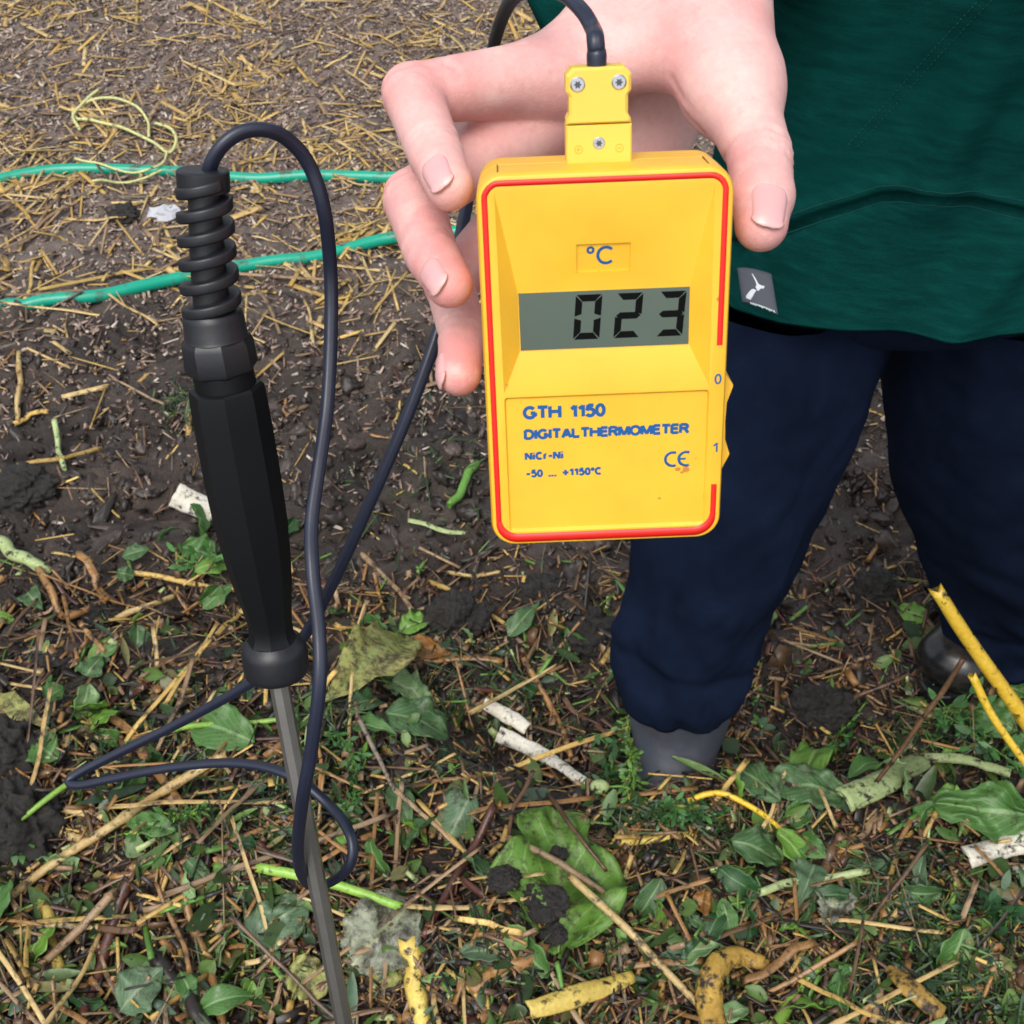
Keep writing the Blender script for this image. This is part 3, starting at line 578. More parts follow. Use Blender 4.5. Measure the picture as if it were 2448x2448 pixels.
# display glass and the digits
V, F = prism(np.array([(-23.1, 4.6), (23.3, 4.6), (23.2, 20.8), (-23.2, 20.8)]), -5.4, -4.9, 0.15); disp = part('display', V * mm, F, M['lcd'], th, smooth=False, local=True)
def seg7(x, y, w, h, on, sl=0.075, t_=1.85):
    g = 0.28; out = []
    def add(poly): out.append(prism(np.array([(x + px + sl * py, y + py) for px, py in poly]), -4.88, -4.80))
    hw = h / 2
    S = {'a': [(g, h), (w - g, h), (w - t_, h - t_), (t_, h - t_)], 'd': [(g, 0), (t_, t_), (w - t_, t_), (w - g, 0)],
         'f': [(0, h - g), (t_, h - t_ - g), (t_, hw + t_ * .5), (0, hw + g)], 'b': [(w, h - g), (w, hw + g), (w - t_, hw + t_ * .5), (w - t_, h - t_ - g)],
         'e': [(0, g), (0, hw - g), (t_, hw - t_ * .5), (t_, t_ + g)], 'c': [(w, g), (w - t_, t_ + g), (w - t_, hw - t_ * .5), (w, hw - g)],
         'g': [(g, hw), (t_ * .7, hw + t_ * .5), (w - t_ * .7, hw + t_ * .5), (w - g, hw), (w - t_ * .7, hw - t_ * .5), (t_ * .7, hw - t_ * .5)]}
    for c in on: add(S[c][::-1] if c in 'g' else S[c])
    return out
for x, on in ((-8.6, 'abcdef'), (2.5, 'abged'), (14.2, 'abgcd')):
    V, F = join(seg7(x, 7.2, 7.2, 12.6, on)); d_ = part('digit', V * mm, F, M['seg'], disp, smooth=False, local=True)
    d_.matrix_parent_inverse = Matrix.Identity(4)
# lettering: plain bold sans strokes
def _arc(cx, cy, rx, ry, a0, a1, n=22): return [(cx + rx * math.cos(R_(a0 + (a1 - a0) * k / n)), cy + ry * math.sin(R_(a0 + (a1 - a0) * k / n))) for k in range(n + 1)]
GLY = {'G': (.78, [_arc(.5, .5, .5, .5, 42, 325), [(.58, .45), (1, .45)], [(1, .50), (1, .13)]]), 'T': (.66, [[(-.04, 1), (1.04, 1)], [(.5, 1), (.5, -.05)]]), 'H': (.70, [[(0, -.06), (0, 1.06)], [(1, -.06), (1, 1.06)], [(0, .53), (1, .53)]]),
 '1': (.36, [[(.85, -.06), (.85, 1.06)], [(.80, .98), (.0, .70)]]), '5': (.52, [[(.95, 1), (.18, 1)], [(.22, 1.05), (.06, .48)], _arc(.46, .32, .54, .34, 140, -150)]), '0': (.52, [_arc(.5, .5, .5, .5, 0, 360, 30)]),
 'D': (.70, [[(0, -.06), (0, 1.06)], [(0, 1)] + _arc(.45, .5, .55, .5, 90, -90) + [(0, 0)]]), 'I': (.10, [[(.5, -.06), (.5, 1.06)]]), 'A': (.74, [[(-.02, -.06), (.5, 1.04)], [(.5, 1.04), (1.02, -.06)], [(.2, .30), (.8, .30)]]),
 'L': (.56, [[(0, -.06), (0, 1.06)], [(0, 0), (1.05, 0)]]), 'E': (.58, [[(0, -.06), (0, 1.06)], [(0, 1), (1.03, 1)], [(0, .53), (.95, .53)], [(0, 0), (1.05, 0)]]), 'R': (.68, [[(0, -.06), (0, 1.06)], [(0, 1), (.6, 1)] + _arc(.6, .76, .34, .24, 90, -90, 12) + [(0, .52)], [(.55, .5), (1.02, -.06)]]),
 'M': (.84, [[(0, -.06), (0, 1.06)], [(1, -.06), (1, 1.06)], [(.05, 1.04), (.5, .0)], [(.95, 1.04), (.5, .0)]]), 'O': (.80, [_arc(.5, .5, .5, .5, 0, 360, 30)]), 'N': (.70, [[(0, -.06), (0, 1.06)], [(1, -.06), (1, 1.06)], [(.02, 1.03), (.98, -.03)]]),
 'i': (.14, [[(.5, -.06), (.5, .72)], [(.5, .88), (.5, 1.06)]]), 'C': (.74, [_arc(.5, .5, .5, .5, 45, 315)]), 'r': (.30, [[(0, -.06), (0, .74)], _arc(.62, .30, .6, .40, 165, 70, 8)]), '-': (.40, [[(-.1, .42), (1.1, .42)]]), '+': (.66, [[(-.08, .46), (1.08, .46)], [(.5, .0), (.5, .92)]]),
 '°': (.26, [_arc(.5, .85, .5, .17, 0, 360, 18)]), '.': (.10, [[(.5, -.14), (.5, .14)]]), ' ': (.42, [])}
def text(s_, x0, y0, x1, y1, w, bold=0.25, gap=None, name='lettering', par=None):
    gap = bold * .80 if gap is None else gap; H = y1 - y0; tot = sum(GLY[c][0] for c in s_) + gap * (len(s_) - 1) + bold; k = (x1 - x0) / tot; x = x0 + bold * k / 2; sw = bold * H; L = []; z = 0.0
    for c in s_:
        gw, st = GLY[c]
        for pl in st:
            q_ = np.array([(x + a * gw * k, y0 + sw / 2 + b * (H - sw)) for a, b in pl]); 
            if len(q_) > 2: q_ = spline(np.c_[q_, np.zeros(len(q_))], len(q_) * 3)[:, :2] if np.allclose(q_[0], q_[-1]) and False else q_
            V, F = strip(q_, sw * (1.0 if c != '°' else .8)); wv = w(V[:, 0], V[:, 1]) if callable(w) else w; V = V + np.c_[np.zeros((len(V), 2)), np.full(len(V), z) + wv]; L.append((V, F)); z = (z + .004) % .04
        x += (gw + gap) * k
    V, F = join(L); return part(name, V * mm, F, M['blue'], par or th, smooth=False, local=True)
text('°C', -4.9, 28.0, 3.1, 33.3, bw, 0.15, .2)
text('GTH 1150', -23.2, -14.3, 0.0, -10.2, -0.9)
text('DIGITALTHERMOMETER', -23.1, -20.5, 23.6, -17.2, -0.9, .27)
text('NiCr-Ni', -23.0, -26.8, -12.0, -24.2, -0.9, .27, .30)
text('-50 ... +1150°C', -22.9, -32.2, -1.0, -29.7, -0.9, .26, .28)
text('0', 30.0, -5.7, 31.9, -2.6, 0.0, .16); text('1', 30.2, -26.2, 31.8, -23.2, 0.0, .16)
def flatarc(cx, cy, r, w, a0, a1, z):
    V, F = strip(arc(cx, cy, r, a0, a1, 24), w); V = V + [0, 0, z]; return V, F
V, F = join([flatarc(19.1, -28.2, 2.1, 0.78, 65, 295, -0.9), flatarc(22.9, -28.2, 2.1, 0.78, 65, 295, -0.9), (strip([(20.9, -28.2), (21.9, -28.2), (22.8, -28.2)], 0.6)[0] + [0, 0, -0.89], strip([(20.9, -28.2), (21.9, -28.2), (22.8, -28.2)], 0.6)[1])])
part('lettering', V * mm, F, M['blue'], th, local=True)
# slide switch on the right flank
V, F = prism(np.array([(33.2, -5.2), (34.2, -5.4), (36.6, -8.8), (35.0, -13.5), (34.6, -19.5), (35.0, -26), (36.5, -30.6), (34.4, -35.0), (33.2, -35.3)])[::-1], -20, -7.0, 0.5)
part('slide_switch', V * mm, F, M['yellow'], th, smooth=False, local=True)
V, F = join([prism(np.array([(x - .18, H2 - .25), (x + .18, H2 - .25), (x + .18, H2 + .08), (x - .18, H2 + .08)]), -12.5, -3.2) for x in (-27.5, 26.8)]); part('seam_notch', V * mm, F, M['slit'], th, smooth=False, local=True)
sp = []
for x, y, r, w in ((20.6, -31.4, .75, -.9), (22.9, -31.6, 1.0, -.9), (21.8, -32.5, .5, -.9), (15.5, -40.5, .45, -.9), (30.4, 18.6, .85, 0), (30.7, 17.4, .45, 0), (25.7, -28.3, .25, -.9), (-27.3, -3.3, .3, 0)):
    a = np.linspace(0, 6.283, 12, endpoint=False); rr = r * (1 + .3 * noise(np.cos(a) * 2 + x, np.sin(a) * 2 + y)); sp.append(prism(np.c_[x + rr * np.cos(a), y + rr * np.sin(a) * .8], w - .05, w + .03 + r * .02))
for V, F in sp: part('dirt_speck', V * mm, F, M['stain'], th, smooth=False, local=True)

# ------------------------------------------------------------------ probe: plug, cable, gland, handle, steel rod
pr = thing('temperature_probe', P(822, 2448, .495), 'black handled steel probe pushed into the compost, its looped cable plugged into the thermometer', 'probe')
def dev(v): v = np.asarray(v, float) * mm; return CW(DC + v[..., 0:1] * DU + v[..., 1:2] * DV + v[..., 2:3] * DNn)
upper = [(-9.1, 63.3), (-9.1, 64.3), (-8.3, 65.6), (-8.3, 70.2), (-9.1, 71.4), (-9.1, 75.4), (-7.4, 77.2), (6.0, 77.2), (7.7, 75.4), (7.7, 71.4), (6.9, 70.2), (6.9, 65.6), (7.7, 64.3), (7.7, 63.3)][::-1]
V1, F1 = prism(np.array(upper), -19.0, -11.4, 0.7); lower = [(-9.2, 51.0), (7.9, 51.0), (7.9, 63.0), (-9.2, 63.0)]; V2, F2 = prism(np.array(lower), -19.0, -11.2, 0.4)
V, F = join([(V1, F1), (V2, F2)]); plug = part('plug', dev(V), F, M['yellow_plug'], pr, smooth=False)
for x, y, r in ((-6.1, 73.2, 1.95), (4.5, 73.4, 1.95), (-0.7, 58.4, 1.75)):
    a = np.linspace(0, 6.283, 20, endpoint=False); V, F = prism(np.c_[x + r * np.cos(a), y + r * np.sin(a)], -12, -11.0, 0.3); sc = part('screw', dev(V), F, M['steel'], plug, smooth=False)
    a = np.linspace(0, 6.283, 24, endpoint=False); rr = r * (0.42 + 0.12 * np.cos(6 * a)); V, F = prism(np.c_[x + rr * np.cos(a), y + rr * np.sin(a)], -11.2, -10.97); 
    V2, F2 = V, F; V, F = join([(V2, F2)]); 
    sc.data.materials.append(M['steel_dark'])
    me2 = mesh_np('screw', dev(V), F, None, False); import bmesh
    bm = bmesh.new(); bm.from_mesh(sc.data); n0 = len(bm.faces); bm.from_mesh(me2); bm.faces.ensure_lookup_table()
    for f in bm.faces[n0:]: f.material_index = 1
    bm.to_mesh(sc.data); bm.free(); bpy.data.meshes.remove(me2)
for x, s_ in ((-6.1, '+'), (4.6, '-')):
    V1, F1 = flatarc(x, 57.1, 1.0, .22, 0, 360, -11.15); V2, F2 = strip([(x - .5, 57.1), (x, 57.1), (x + .5, 57.1)], .25); V2 = V2 + [0, 0, -11.15]; L = [(V1, F1), (V2, F2)]
    if s_ == '+': V3, F3 = strip([(x, 56.6), (x, 57.1), (x, 57.6)], .25); L.append((V3 + [0, 0, -11.15], F3))
    V, F = join(L); part('polarity_mark', dev(V), F, M['yellow'], plug)
ca = dev([[-0.9, 76.0, -15]])[0]; cb = dev([[-0.9, 81.2, -15]])[0]
V, F = sweep(np.linspace(ca, cb, 5), circ(18), np.array([2.55, 2.55, 2.6, 2.6, 2.35]) * mm, up=cdir(DNn)); part('cable_collar', V, F, M['cable'], pr)
c2 = lambda x, y, d: P(x * 1.26708, y * 1.26708, d)
cpts = [dev([[-0.9, 80.0, -15]])[0], dev([[-1.2, 84, -15.5]])[0], c2(1119, 55, .330), c2(1098, 20, .335), c2(1060, -12, .345), c2(1010, -22, .36), c2(968, -2, .385), c2(945, 40, .42), c2(930, 95, .455), c2(912, 200, .475), c2(893, 320, .47), c2(872, 430, .455), c2(855, 520, .447), c2(822, 640, .443), c2(762, 800, .45), c2(688, 970, .465), c2(628, 1100, .482), c2(570, 1205, .502), c2(495, 1275, .52), c2(350, 1358, .545), c2(215, 1425, .56), c2(150, 1458, .565), c2(131, 1474, .565), c2(150, 1481, .562), c2(215, 1468, .555), c2(330, 1447, .543), c2(450, 1440, .53), c2(545, 1462, .518), c2(620, 1518, .512), c2(662, 1578, .50), c2(660, 1632, .50), c2(628, 1662, .515), c2(592, 1672, .515), c2(570, 1650, .490), c2(562, 1600, .46), c2(570, 1515, .425), c2(588, 1410, .41), c2(603, 1290, .40), c2(602, 1190, .40), c2(590, 1080, .40), c2(588, 985, .405), c2(602, 880, .41), c2(617, 770, .415), c2(624, 640, .415), c2(624, 520, .41), c2(612, 400, .394), c2(585, 315, .386), c2(545, 265, .378), c2(500, 245, .371), c2(455, 250, .368), c2(420, 274, .3675), c2(400, 305, .370), c2(392, 330, .3735)]
cp = spline(cpts, 620)
a = np.linspace(0, 2 * np.pi, 24, endpoint=False); gro = 1 - 0.10 * np.exp(-((np.cos(a)) / 0.12) ** 2); csec = np.c_[np.cos(a) * gro * 1.1, np.sin(a) * gro * 0.95]
V, F = sweep(cp, csec, 0.00212, up=-FW, transport=True); part('cable', V, F, M['cable'], pr)
HA, HB = P(486, 408, .372), P(662, 1606, .452)
HB2 = P(822, 2448, .525)
hd = (HB - HA) / np.linalg.norm(HB - HA); hl = np.linalg.norm(HB - HA)
def hax(py):                                        # axis point whose image row is py
    t0, t1 = -0.1, 1.1
    for _ in range(40):
        m_ = (t0 + t1) / 2; q_ = HA + (HB - HA) * m_ - CAM; yy = 1224 + FPX * (q_ @ DN) / (q_ @ FW)
        t0, t1 = (m_, t1) if yy < py else (t0, m_)
    return P(np.interp(py, [400, 430, 600, 690, 768, 860, 926, 1000, 1189, 1339, 1481, 1606], [484, 486, 495, 502, 511, 527, 541, 554, 588, 617, 644, 662.5]), py, depth(HA + (HB - HA) * t0))
def hr(py, wpx): return wpx / 2 * depth(hax(py)) / FPX
def turned(name, rows, n, mat, flat=False, rotk=0.0, par=None):
    a = np.linspace(0, 2 * np.pi, n, endpoint=False) + rotk; V, F = sweep(np.array([hax(p) for p, _ in rows]), np.c_[np.cos(a), np.sin(a)], np.array([hr(p, w) for p, w in rows]), up=-FW)
    o = part(name, V, F, mat, par or pr, smooth=True); shade_smooth_by_angle(o, 28 if flat else 40); return o
# strain relief: cap, helix and core
cap = turned('strain_relief', [(404, 108), (405, 118), (409, 126), (450, 126), (455, 124), (457, 90)], 28, M['rubber'])
coreV, coreF = sweep(np.array([hax(p) for p in np.linspace(440, 765, 12)]), circ(14), np.linspace(hr(440, 78), hr(765, 90), 12), up=-FW)
th_ = np.linspace(0, 2 * np.pi * 5.55, 260); rows_ = np.interp(th_, [0, th_[-1]], [438, 752]); ax_ = np.array([hax(p) for p in rows_])
e1 = RT - hd * (RT @ hd); e1 /= np.linalg.norm(e1); e2 = np.cross(hd, e1)
rad = np.interp(rows_, [438, 752], [hr(438, 128), hr(752, 146)])
hp = ax_ + (e1 * np.cos(th_ + 0.6)[:, None] + e2 * np.sin(th_ + 0.6)[:, None]) * (rad * 0.74)[:, None]
sec = rrect(-1, -1, 1, 1, .45, 3); V, F = sweep(hp, sec, np.c_[np.full(260, hr(600, 15)), np.interp(th_, [0, th_[-1]], [hr(438, 18), hr(752, 20)])], up=np.cross(np.gradient(hp, axis=0), hd))
# section x must run along the axis: up = radial
V, F = sweep(hp, sec, np.c_[np.full(260, hr(600, 29)), np.full(260, hr(600, 38))], up=(hp - ax_))
stV, stF = [], []
st = []
for k in range(6):
    for dth in (0.9, 2.3, 3.9, 5.4):
        tt = 2 * np.pi * (k - 0.1) + dth
        if 0 <= tt < th_[-1] - 6.3:
            i0 = int(np.searchsorted(th_, tt)); i1 = int(np.searchsorted(th_, tt + 6.283)) if tt + 6.283 < th_[-1] else len(th_) - 1
            st.append(sweep(np.array([ax_[i0] + (hp[i0] - ax_[i0]) * .62, ax_[i1] + (hp[i1] - ax_[i1]) * .62]), circ(6), hr(600, 9), up=-FW))
V, F = join([(V, F), (coreV, coreF)]); part('strain_relief', V, F, M['rubber'], pr)
turned('gland_dome', [(738, 120), (745, 138), (760, 146), (800, 150), (806, 156)], 28, M['rubber'])
turned('gland_nut', [(803, 150), (812, 164), (822, 172), (872, 174), (882, 166), (888, 150)], 8, M['rubber'], True, 0.3)
turned('gland_neck', [(880, 146), (930, 146), (960, 146)], 24, M['grip'])
turned('handle', [(921, 150), (922, 166), (926, 178), (940, 182), (1000, 184), (1150, 182), (1250, 174), (1339, 156), (1400, 138), (1450, 118), (1490, 104), (1512, 106), (1528, 122), (1538, 140), (1545, 150), (1552, 153), (1590, 154), (1600, 151), (1604, 144)], 8, M['grip'], True, 0.12)
turned('flange', [(1527, 120), (1534, 136), (1543, 150), (1552, 155.5), (1592, 156.5), (1602, 153), (1606.5, 144)], 32, M['rubber'])
rd = (HB2 - HB) / np.linalg.norm(HB2 - HB); pts = [HB - rd * 0.02, HB, HB2]; q_ = HB2.copy()
while q_[2] > -0.12 : q_ = q_ + rd * 0.05; pts.append(q_)
V, F = sweep(spline(pts, 40), circ(8), 0.0037, up=-FW + RT * .3); shade_smooth_by_angle(part('rod', V, F, M['rod'], pr), 30)

# ------------------------------------------------------------------ the person: hand, shirt, trousers, boots
pe = thing('person', (0.36, 0.95, 0.0), 'person in green shirt, navy trousers and rubber boots holding out the thermometer', 'person')
class Field:
    def __init__(s, lo, hi, h):
        s.h = h; s.lo = np.array(lo); s.ax = [np.arange(l, u + h, h) for l, u in zip(lo, hi)]; s.D = np.full([len(a) for a in s.ax], 0.03, np.float32)
    def cone(s, a, b, r1, r2, mar):
        a, b = np.asarray(a), np.asarray(b); lo = np.minimum(a - r1, b - r2) - mar; hi = np.maximum(a + r1, b + r2) + mar
        sl_ = tuple(slice(max(0, int((l - o) / s.h)), max(0, int((u - o) / s.h) + 2)) for l, u, o in zip(lo, hi, s.lo))
        X = s.ax[0][sl_[0]][:, None, None]; Y = s.ax[1][sl_[1]][None, :, None]; Z = s.ax[2][sl_[2]][None, None, :]
        return sl_, conedist(X, Y, Z, a, b, r1, r2).astype(np.float32)
def conedist(X, Y, Z, a, b, r1, r2):
    ab = b - a; L = max(ab @ ab, 1e-9); px, py, pz = X - a[0], Y - a[1], Z - a[2]
    t_ = np.clip((px * ab[0] + py * ab[1] + pz * ab[2]) / L, 0, 1)
    return np.sqrt((px - t_ * ab[0]) ** 2 + (py - t_ * ab[1]) ** 2 + (pz - t_ * ab[2]) ** 2) - (r1 + (r2 - r1) * t_)
def smin(a, b, k):
    h_ = np.clip(0.5 + 0.5 * (b - a) / k, 0, 1); return b + (a - b) * h_ - k * h_ * (1 - h_)
def nets(D, lo, h):
    s = D < 0; c = np.zeros([n - 1 for n in D.shape], np.int8)
    for dx in (0, 1):
        for dy in (0, 1):
            for dz in (0, 1): c += s[dx:s.shape[0] - 1 + dx, dy:s.shape[1] - 1 + dy, dz:s.shape[2] - 1 + dz]
    act = (c > 0) & (c < 8); idx = np.argwhere(act); ID = np.full(act.shape, -1, np.int64); ID[act] = np.arange(len(idx))
    acc = np.zeros((len(idx), 3)); cnt = np.zeros(len(idx)); co = [(x, y, z) for x in (0, 1) for y in (0, 1) for z in (0, 1)]
    for p in co:
        for ax_ in range(3):
            if p[ax_]: continue
            q_ = list(p); q_[ax_] = 1; d0 = D[tuple((idx + p).T)]; d1 = D[tuple((idx + q_).T)]; mk = (d0 < 0) != (d1 < 0)
            t_ = np.where(mk, d0 / np.where(mk, d0 - d1, 1), 0); pos = idx + np.array(p, float); pos[:, ax_] += t_
            acc[mk] += pos[mk]; cnt[mk] += 1
    V = lo + h * acc / cnt[:, None]; Fs = []
    for ax_ in range(3):
        u, v = (ax_ + 1) % 3, (ax_ + 2) % 3; sl0 = [slice(None)] * 3; sl1 = [slice(None)] * 3; sl0[ax_] = slice(0, -1); sl1[ax_] = slice(1, None)
        ch = np.argwhere(s[tuple(sl0)] != s[tuple(sl1)]); ok = (ch[:, u] > 0) & (ch[:, v] > 0) & (ch[:, u] < D.shape[u] - 1) & (ch[:, v] < D.shape[v] - 1); ch = ch[ok]
        e = lambda a_, b_: ID[tuple((ch - np.eye(3, dtype=int)[u] * a_ - np.eye(3, dtype=int)[v] * b_).T)]
        q_ = np.stack([e(1, 1), e(0, 1), e(0, 0), e(1, 0)], -1); fl = s[tuple(ch.T)]; q_[~fl] = q_[~fl][:, ::-1]; Fs.append(q_)
    return V, [np.concatenate(Fs)]
# joints: pixel x, pixel y, distance, radius in mm (from the knuckle to the fingertip)
FING = {
 'index':  [(1345, 178, .396, 12.0), (985, 226, .368, 8.9), (1038, 362, .352, 7.9), (1074, 446, .340, 6.7)],
 'middle': [(1310, 278, .409, 11.5), (988, 478, .378, 9.2), (1030, 606, .360, 7.9), (1074, 680, .347, 6.7)],
 'ring':   [(1295, 440, .424, 10.5), (1075, 680, .398, 8.0), (1106, 800, .376, 7.3), (1098, 893, .366, 6.6)],
 'pinky':  [(1310, 540, .436, 9.5), (1200, 740, .418, 7.0), (1235, 850, .400, 6.4), (1250, 930, .392, 5.8)],
 'thumb':  [(1752, 205, .376, 12.2), (1817, 378, .354, 9.3), (1822, 470, .346, 8.7), (1820, 538, .339, 7.3)]}
J = {k: [(PC(*p[:3]), p[3] * mm) for p in v] for k, v in FING.items()}
WR = PC(1700, -190, .415); WR2 = PC(1720, -420, .45)
PALM = [(PC(1640, -120, .412), J['index'][0][0], .0195, .0125), (PC(1660, -100, .425), J['middle'][0][0], .018, .0125), (PC(1680, -90, .435), J['ring'][0][0], .017, .012), (PC(1690, -60, .445), J['pinky'][0][0], .017, .0115),
        (PC(1690, -120, .408), J['thumb'][0][0], .021, .0130), (PC(1640, 20, .395), PC(1735, 190, .378), .017, .0115), (PC(1450, 140, .398), PC(1640, 110, .388), .0115, .012), (PC(1235, 235, .399), PC(1220, 330, .404), .0100, .0100), (PC(1150, 245, .397), PC(1140, 345, .400), .0080, .0080), (PC(1650, 50, .428), PC(1440, 430, .438), .013, .012), (PC(1690, 60, .425), PC(1560, 400, .44), .013, .010), (WR2, WR, .026, .0235), (WR, PC(1660, -60, .42), .0235, .021)]
fd = Field((-.05, -.255, .315), (.105, -.030, .475), .0010)
PX, PYg, PZ = fd.ax
palm = fd.D.copy()
for a_, b_, r1, r2 in PALM:
    sl_, d_ = fd.cone(a_, b_, r1, r2, .022); palm[sl_] = smin(palm[sl_], d_, .010)
CRE = []
def crease(p, q_, r, k=.003): CRE.append((PC(*p), PC(*q_), r, k))
full = palm.copy()
def grooves(js, X, Y, Z, spec):
    out = 0
    for k, s0, A, w in spec:                       # joint, offset along the finger, depth, half width
        a_, b_ = js[k][0], js[k + 1][0]; ax_ = (b_ - a_) / np.linalg.norm(b_ - a_); s_ = (X - a_[0]) * ax_[0] + (Y - a_[1]) * ax_[1] + (Z - a_[2]) * ax_[2]
        lat = np.sqrt((X - a_[0]) ** 2 + (Y - a_[1]) ** 2 + (Z - a_[2]) ** 2 - s_ ** 2 + 1e-12); out = out + A * np.exp(-((s_ - s0 - .0006 * np.sin(X * 900 + Y * 500)) / w) ** 2) * (lat < .016)
    return out
GRV = {'index': [(1, -.0016, .0009, .0013), (1, .0022, .0006, .0012), (2, -.0012, .0007, .0012), (2, .0014, .0006, .0012)], 'middle': [(1, -.0018, .0009, .0013), (1, .0018, .0006, .0012), (2, -.001, .0007, .0012), (2, .0016, .0006, .0012)],
       'ring': [(2, -.001, .0007, .0012), (2, .0016, .0006, .0012)], 'pinky': [], 'thumb': [(1, -.0020, .0010, .0013), (1, .0012, .0007, .0012), (1, .0045, .0006, .0012)]}
def chain(js, X, Y, Z, soft=.0022):
    d_ = None
    for (a_, r1), (b_, r2) in zip(js[:-1], js[1:]):
        c_ = conedist(X, Y, Z, a_, b_, r1, r2); d_ = c_ if d_ is None else smin(d_, c_, soft)
    return d_
for nm, js in J.items():
    lo = np.min([a_ - r for a_, r in js], 0) - .02; hi = np.max([a_ + r for a_, r in js], 0) + .02
    sl_ = tuple(slice(max(0, int((l - o) / fd.h)), max(0, int((u - o) / fd.h) + 2)) for l, u, o in zip(lo, hi, fd.lo))
    d_ = chain(js, PX[sl_[0]][:, None, None], PYg[sl_[1]][None, :, None], PZ[sl_[2]][None, None, :])
    d_ = (d_ + grooves(js, PX[sl_[0]][:, None, None], PYg[sl_[1]][None, :, None], PZ[sl_[2]][None, None, :], GRV[nm])).astype(np.float32)
    full[sl_] = np.minimum(full[sl_], smin(palm[sl_], d_, .009 if nm != 'thumb' else .012))
for a_, b_, r in ((PC(1560, 205, .383), PC(1680, 330, .372), .0011), (PC(1600, 190, .378), PC(1660, 300, .366), .0009), (PC(1545, 260, .386), PC(1610, 330, .380), .0009)):
    sl_, d_ = fd.cone(a_, b_, r, r, .01); full[sl_] = -smin(-full[sl_], d_ + .0004, .0025)
V, F = nets(full, fd.lo, fd.h)
red = np.zeros(len(V))
for nm, js in J.items():
    dd = np.linalg.norm(V - js[-1][0], axis=1); red = np.maximum(red, sstep(.022, .006, dd) * (0.85 if nm != 'index' else 0.5))
    dk = np.linalg.norm(V - js[1][0], axis=1); red = np.maximum(red, 0.35 * sstep(.016, .007, dk))
red = np.clip(red + 0.75 * sstep(.388, .41, V[:, 2]) * sstep(1180 - 900, 1180, 1224 + V[:, 1] / V[:, 2] * FPX + 600) * sstep(1500, 1400, 1224 + V[:, 0] / V[:, 2] * FPX), 0, 1)  # pink shade of the palm hollow put into the skin colour
body = part('body', CW(V), F, M['skin'], pe, cols=np.c_[red, red, red])
def nail(js, nd, L, Wd, back, par):
    a_, r1 = js[-2]; b_, r2 = js[-1]; ax_ = (b_ - a_) / np.linalg.norm(b_ - a_); nd = np.asarray(nd, float); nd = nd - ax_ * (nd @ ax_); nd /= np.linalg.norm(nd); lt = np.cross(ax_, nd)
    nu, nv = 17, 19; u = np.linspace(-1, 1, nu); v = np.linspace(0, 1, nv); VV, UU = np.meshgrid(v, u, indexing='ij')
    hw = np.where(VV < .3, np.sqrt(np.clip(1 - ((.3 - VV) / .3) ** 2 * .96, 0, 1)), 1 - 0.10 * (VV - .3)) * np.where(VV > .82, np.sqrt(np.clip(1 - ((VV - .82) / .18) ** 2 * .88, 0, 1)), 1)
    L = min(L, r2 * .93 - back)
    S = back + VV * L; bl = np.linalg.norm(b_ - a_); rr = np.where(S < 0, r2 + (r1 - r2) * np.clip(-S / bl, 0, 1), r2 * (1 - .30 * (S / r2) ** 2)) + .00015
    ph = UU * hw * Wd / 2 / (r2 * 1.02); radial = nd * np.cos(ph)[..., None] + lt * np.sin(ph)[..., None]; p_ = b_ + ax_ * S[..., None] + radial * rr[..., None]
    e = np.maximum(np.abs(UU) ** 6 * (VV < .8), np.where(VV < .5, (1 - VV) ** 14, 0)); off = 0.00042 * (1 - e) - 0.0005 * e - .00025 * sstep(.8, 1, VV)
    top = p_ + radial * off[..., None]; bot = p_ - radial * 0.0005
    V = np.vstack([top.reshape(-1, 3), bot.reshape(-1, 3)]); n = nu * nv; i = np.arange(nv - 1)[:, None] * nu; j = np.arange(nu - 1)[None]
    q_ = np.stack([i + j, i + j + 1, i + nu + j + 1, i + nu + j], -1).reshape(-1, 4); edge = np.concatenate([np.arange(nu), np.arange(1, nv) * nu + nu - 1, (nv - 1) * nu + np.arange(nu - 2, -1, -1), np.arange(nv - 2, 0, -1) * nu])
    e2_ = np.roll(edge, -1); white = np.concatenate([sstep(.86, .95, VV + .05 * UU ** 2).ravel() * .35 + .25 * sstep(.22, .1, VV).ravel()] * 2)
    part('fingernail', CW(V), [q_, q_[:, ::-1] + n, np.c_[edge, edge + n, e2_ + n, e2_]], M['nail'], par, cols=np.c_[white, white, white])
nail(J['index'], (-.45, -.15, -1), .0125, .0098, -.0062, body)
nail(J['middle'], (-.62, .05, -1), .0120, .0098, -.0060, body)
nail(J['ring'], (-1, .1, -.35), .0115, .0094, -.0055, body)
nail(J['pinky'], (-1, .1, -.3), .0100, .0080, -.0050, body)
nail(J['thumb'], (.10, -.1, -1), .0158, .0118, -.0085, body)
# shirt: torso, two sleeves
def rings(cs, n=96, disp=None, caps=False):
    th_ = np.linspace(0, 2 * np.pi, n, endpoint=False); V = []
    for c_, rx, ry in cs: V.append(np.c_[c_[0] + rx * np.cos(th_), c_[1] + ry * np.sin(th_), np.full(n, c_[2])])
    V = np.array(V); 
    if disp is not None:
        C_ = V.mean(1, keepdims=True); nr = V - C_; nr /= np.linalg.norm(nr, axis=2)[..., None]; V = V + nr * disp(V, np.broadcast_to(th_, V.shape[:2]))[..., None]
    m_ = len(cs); i = np.arange(m_ - 1)[:, None] * n; j = np.arange(n)[None]; k = (j + 1) % n
    return V.reshape(-1, 3), [np.stack([i + j, i + k, i + n + k, i + n + j], -1).reshape(-1, 4)]
zs = np.concatenate([[0.80, 0.765], np.linspace(0.758, 1.10, 170), np.linspace(1.106, 1.42, 50)])
TC = np.array([0.372, 0.945])
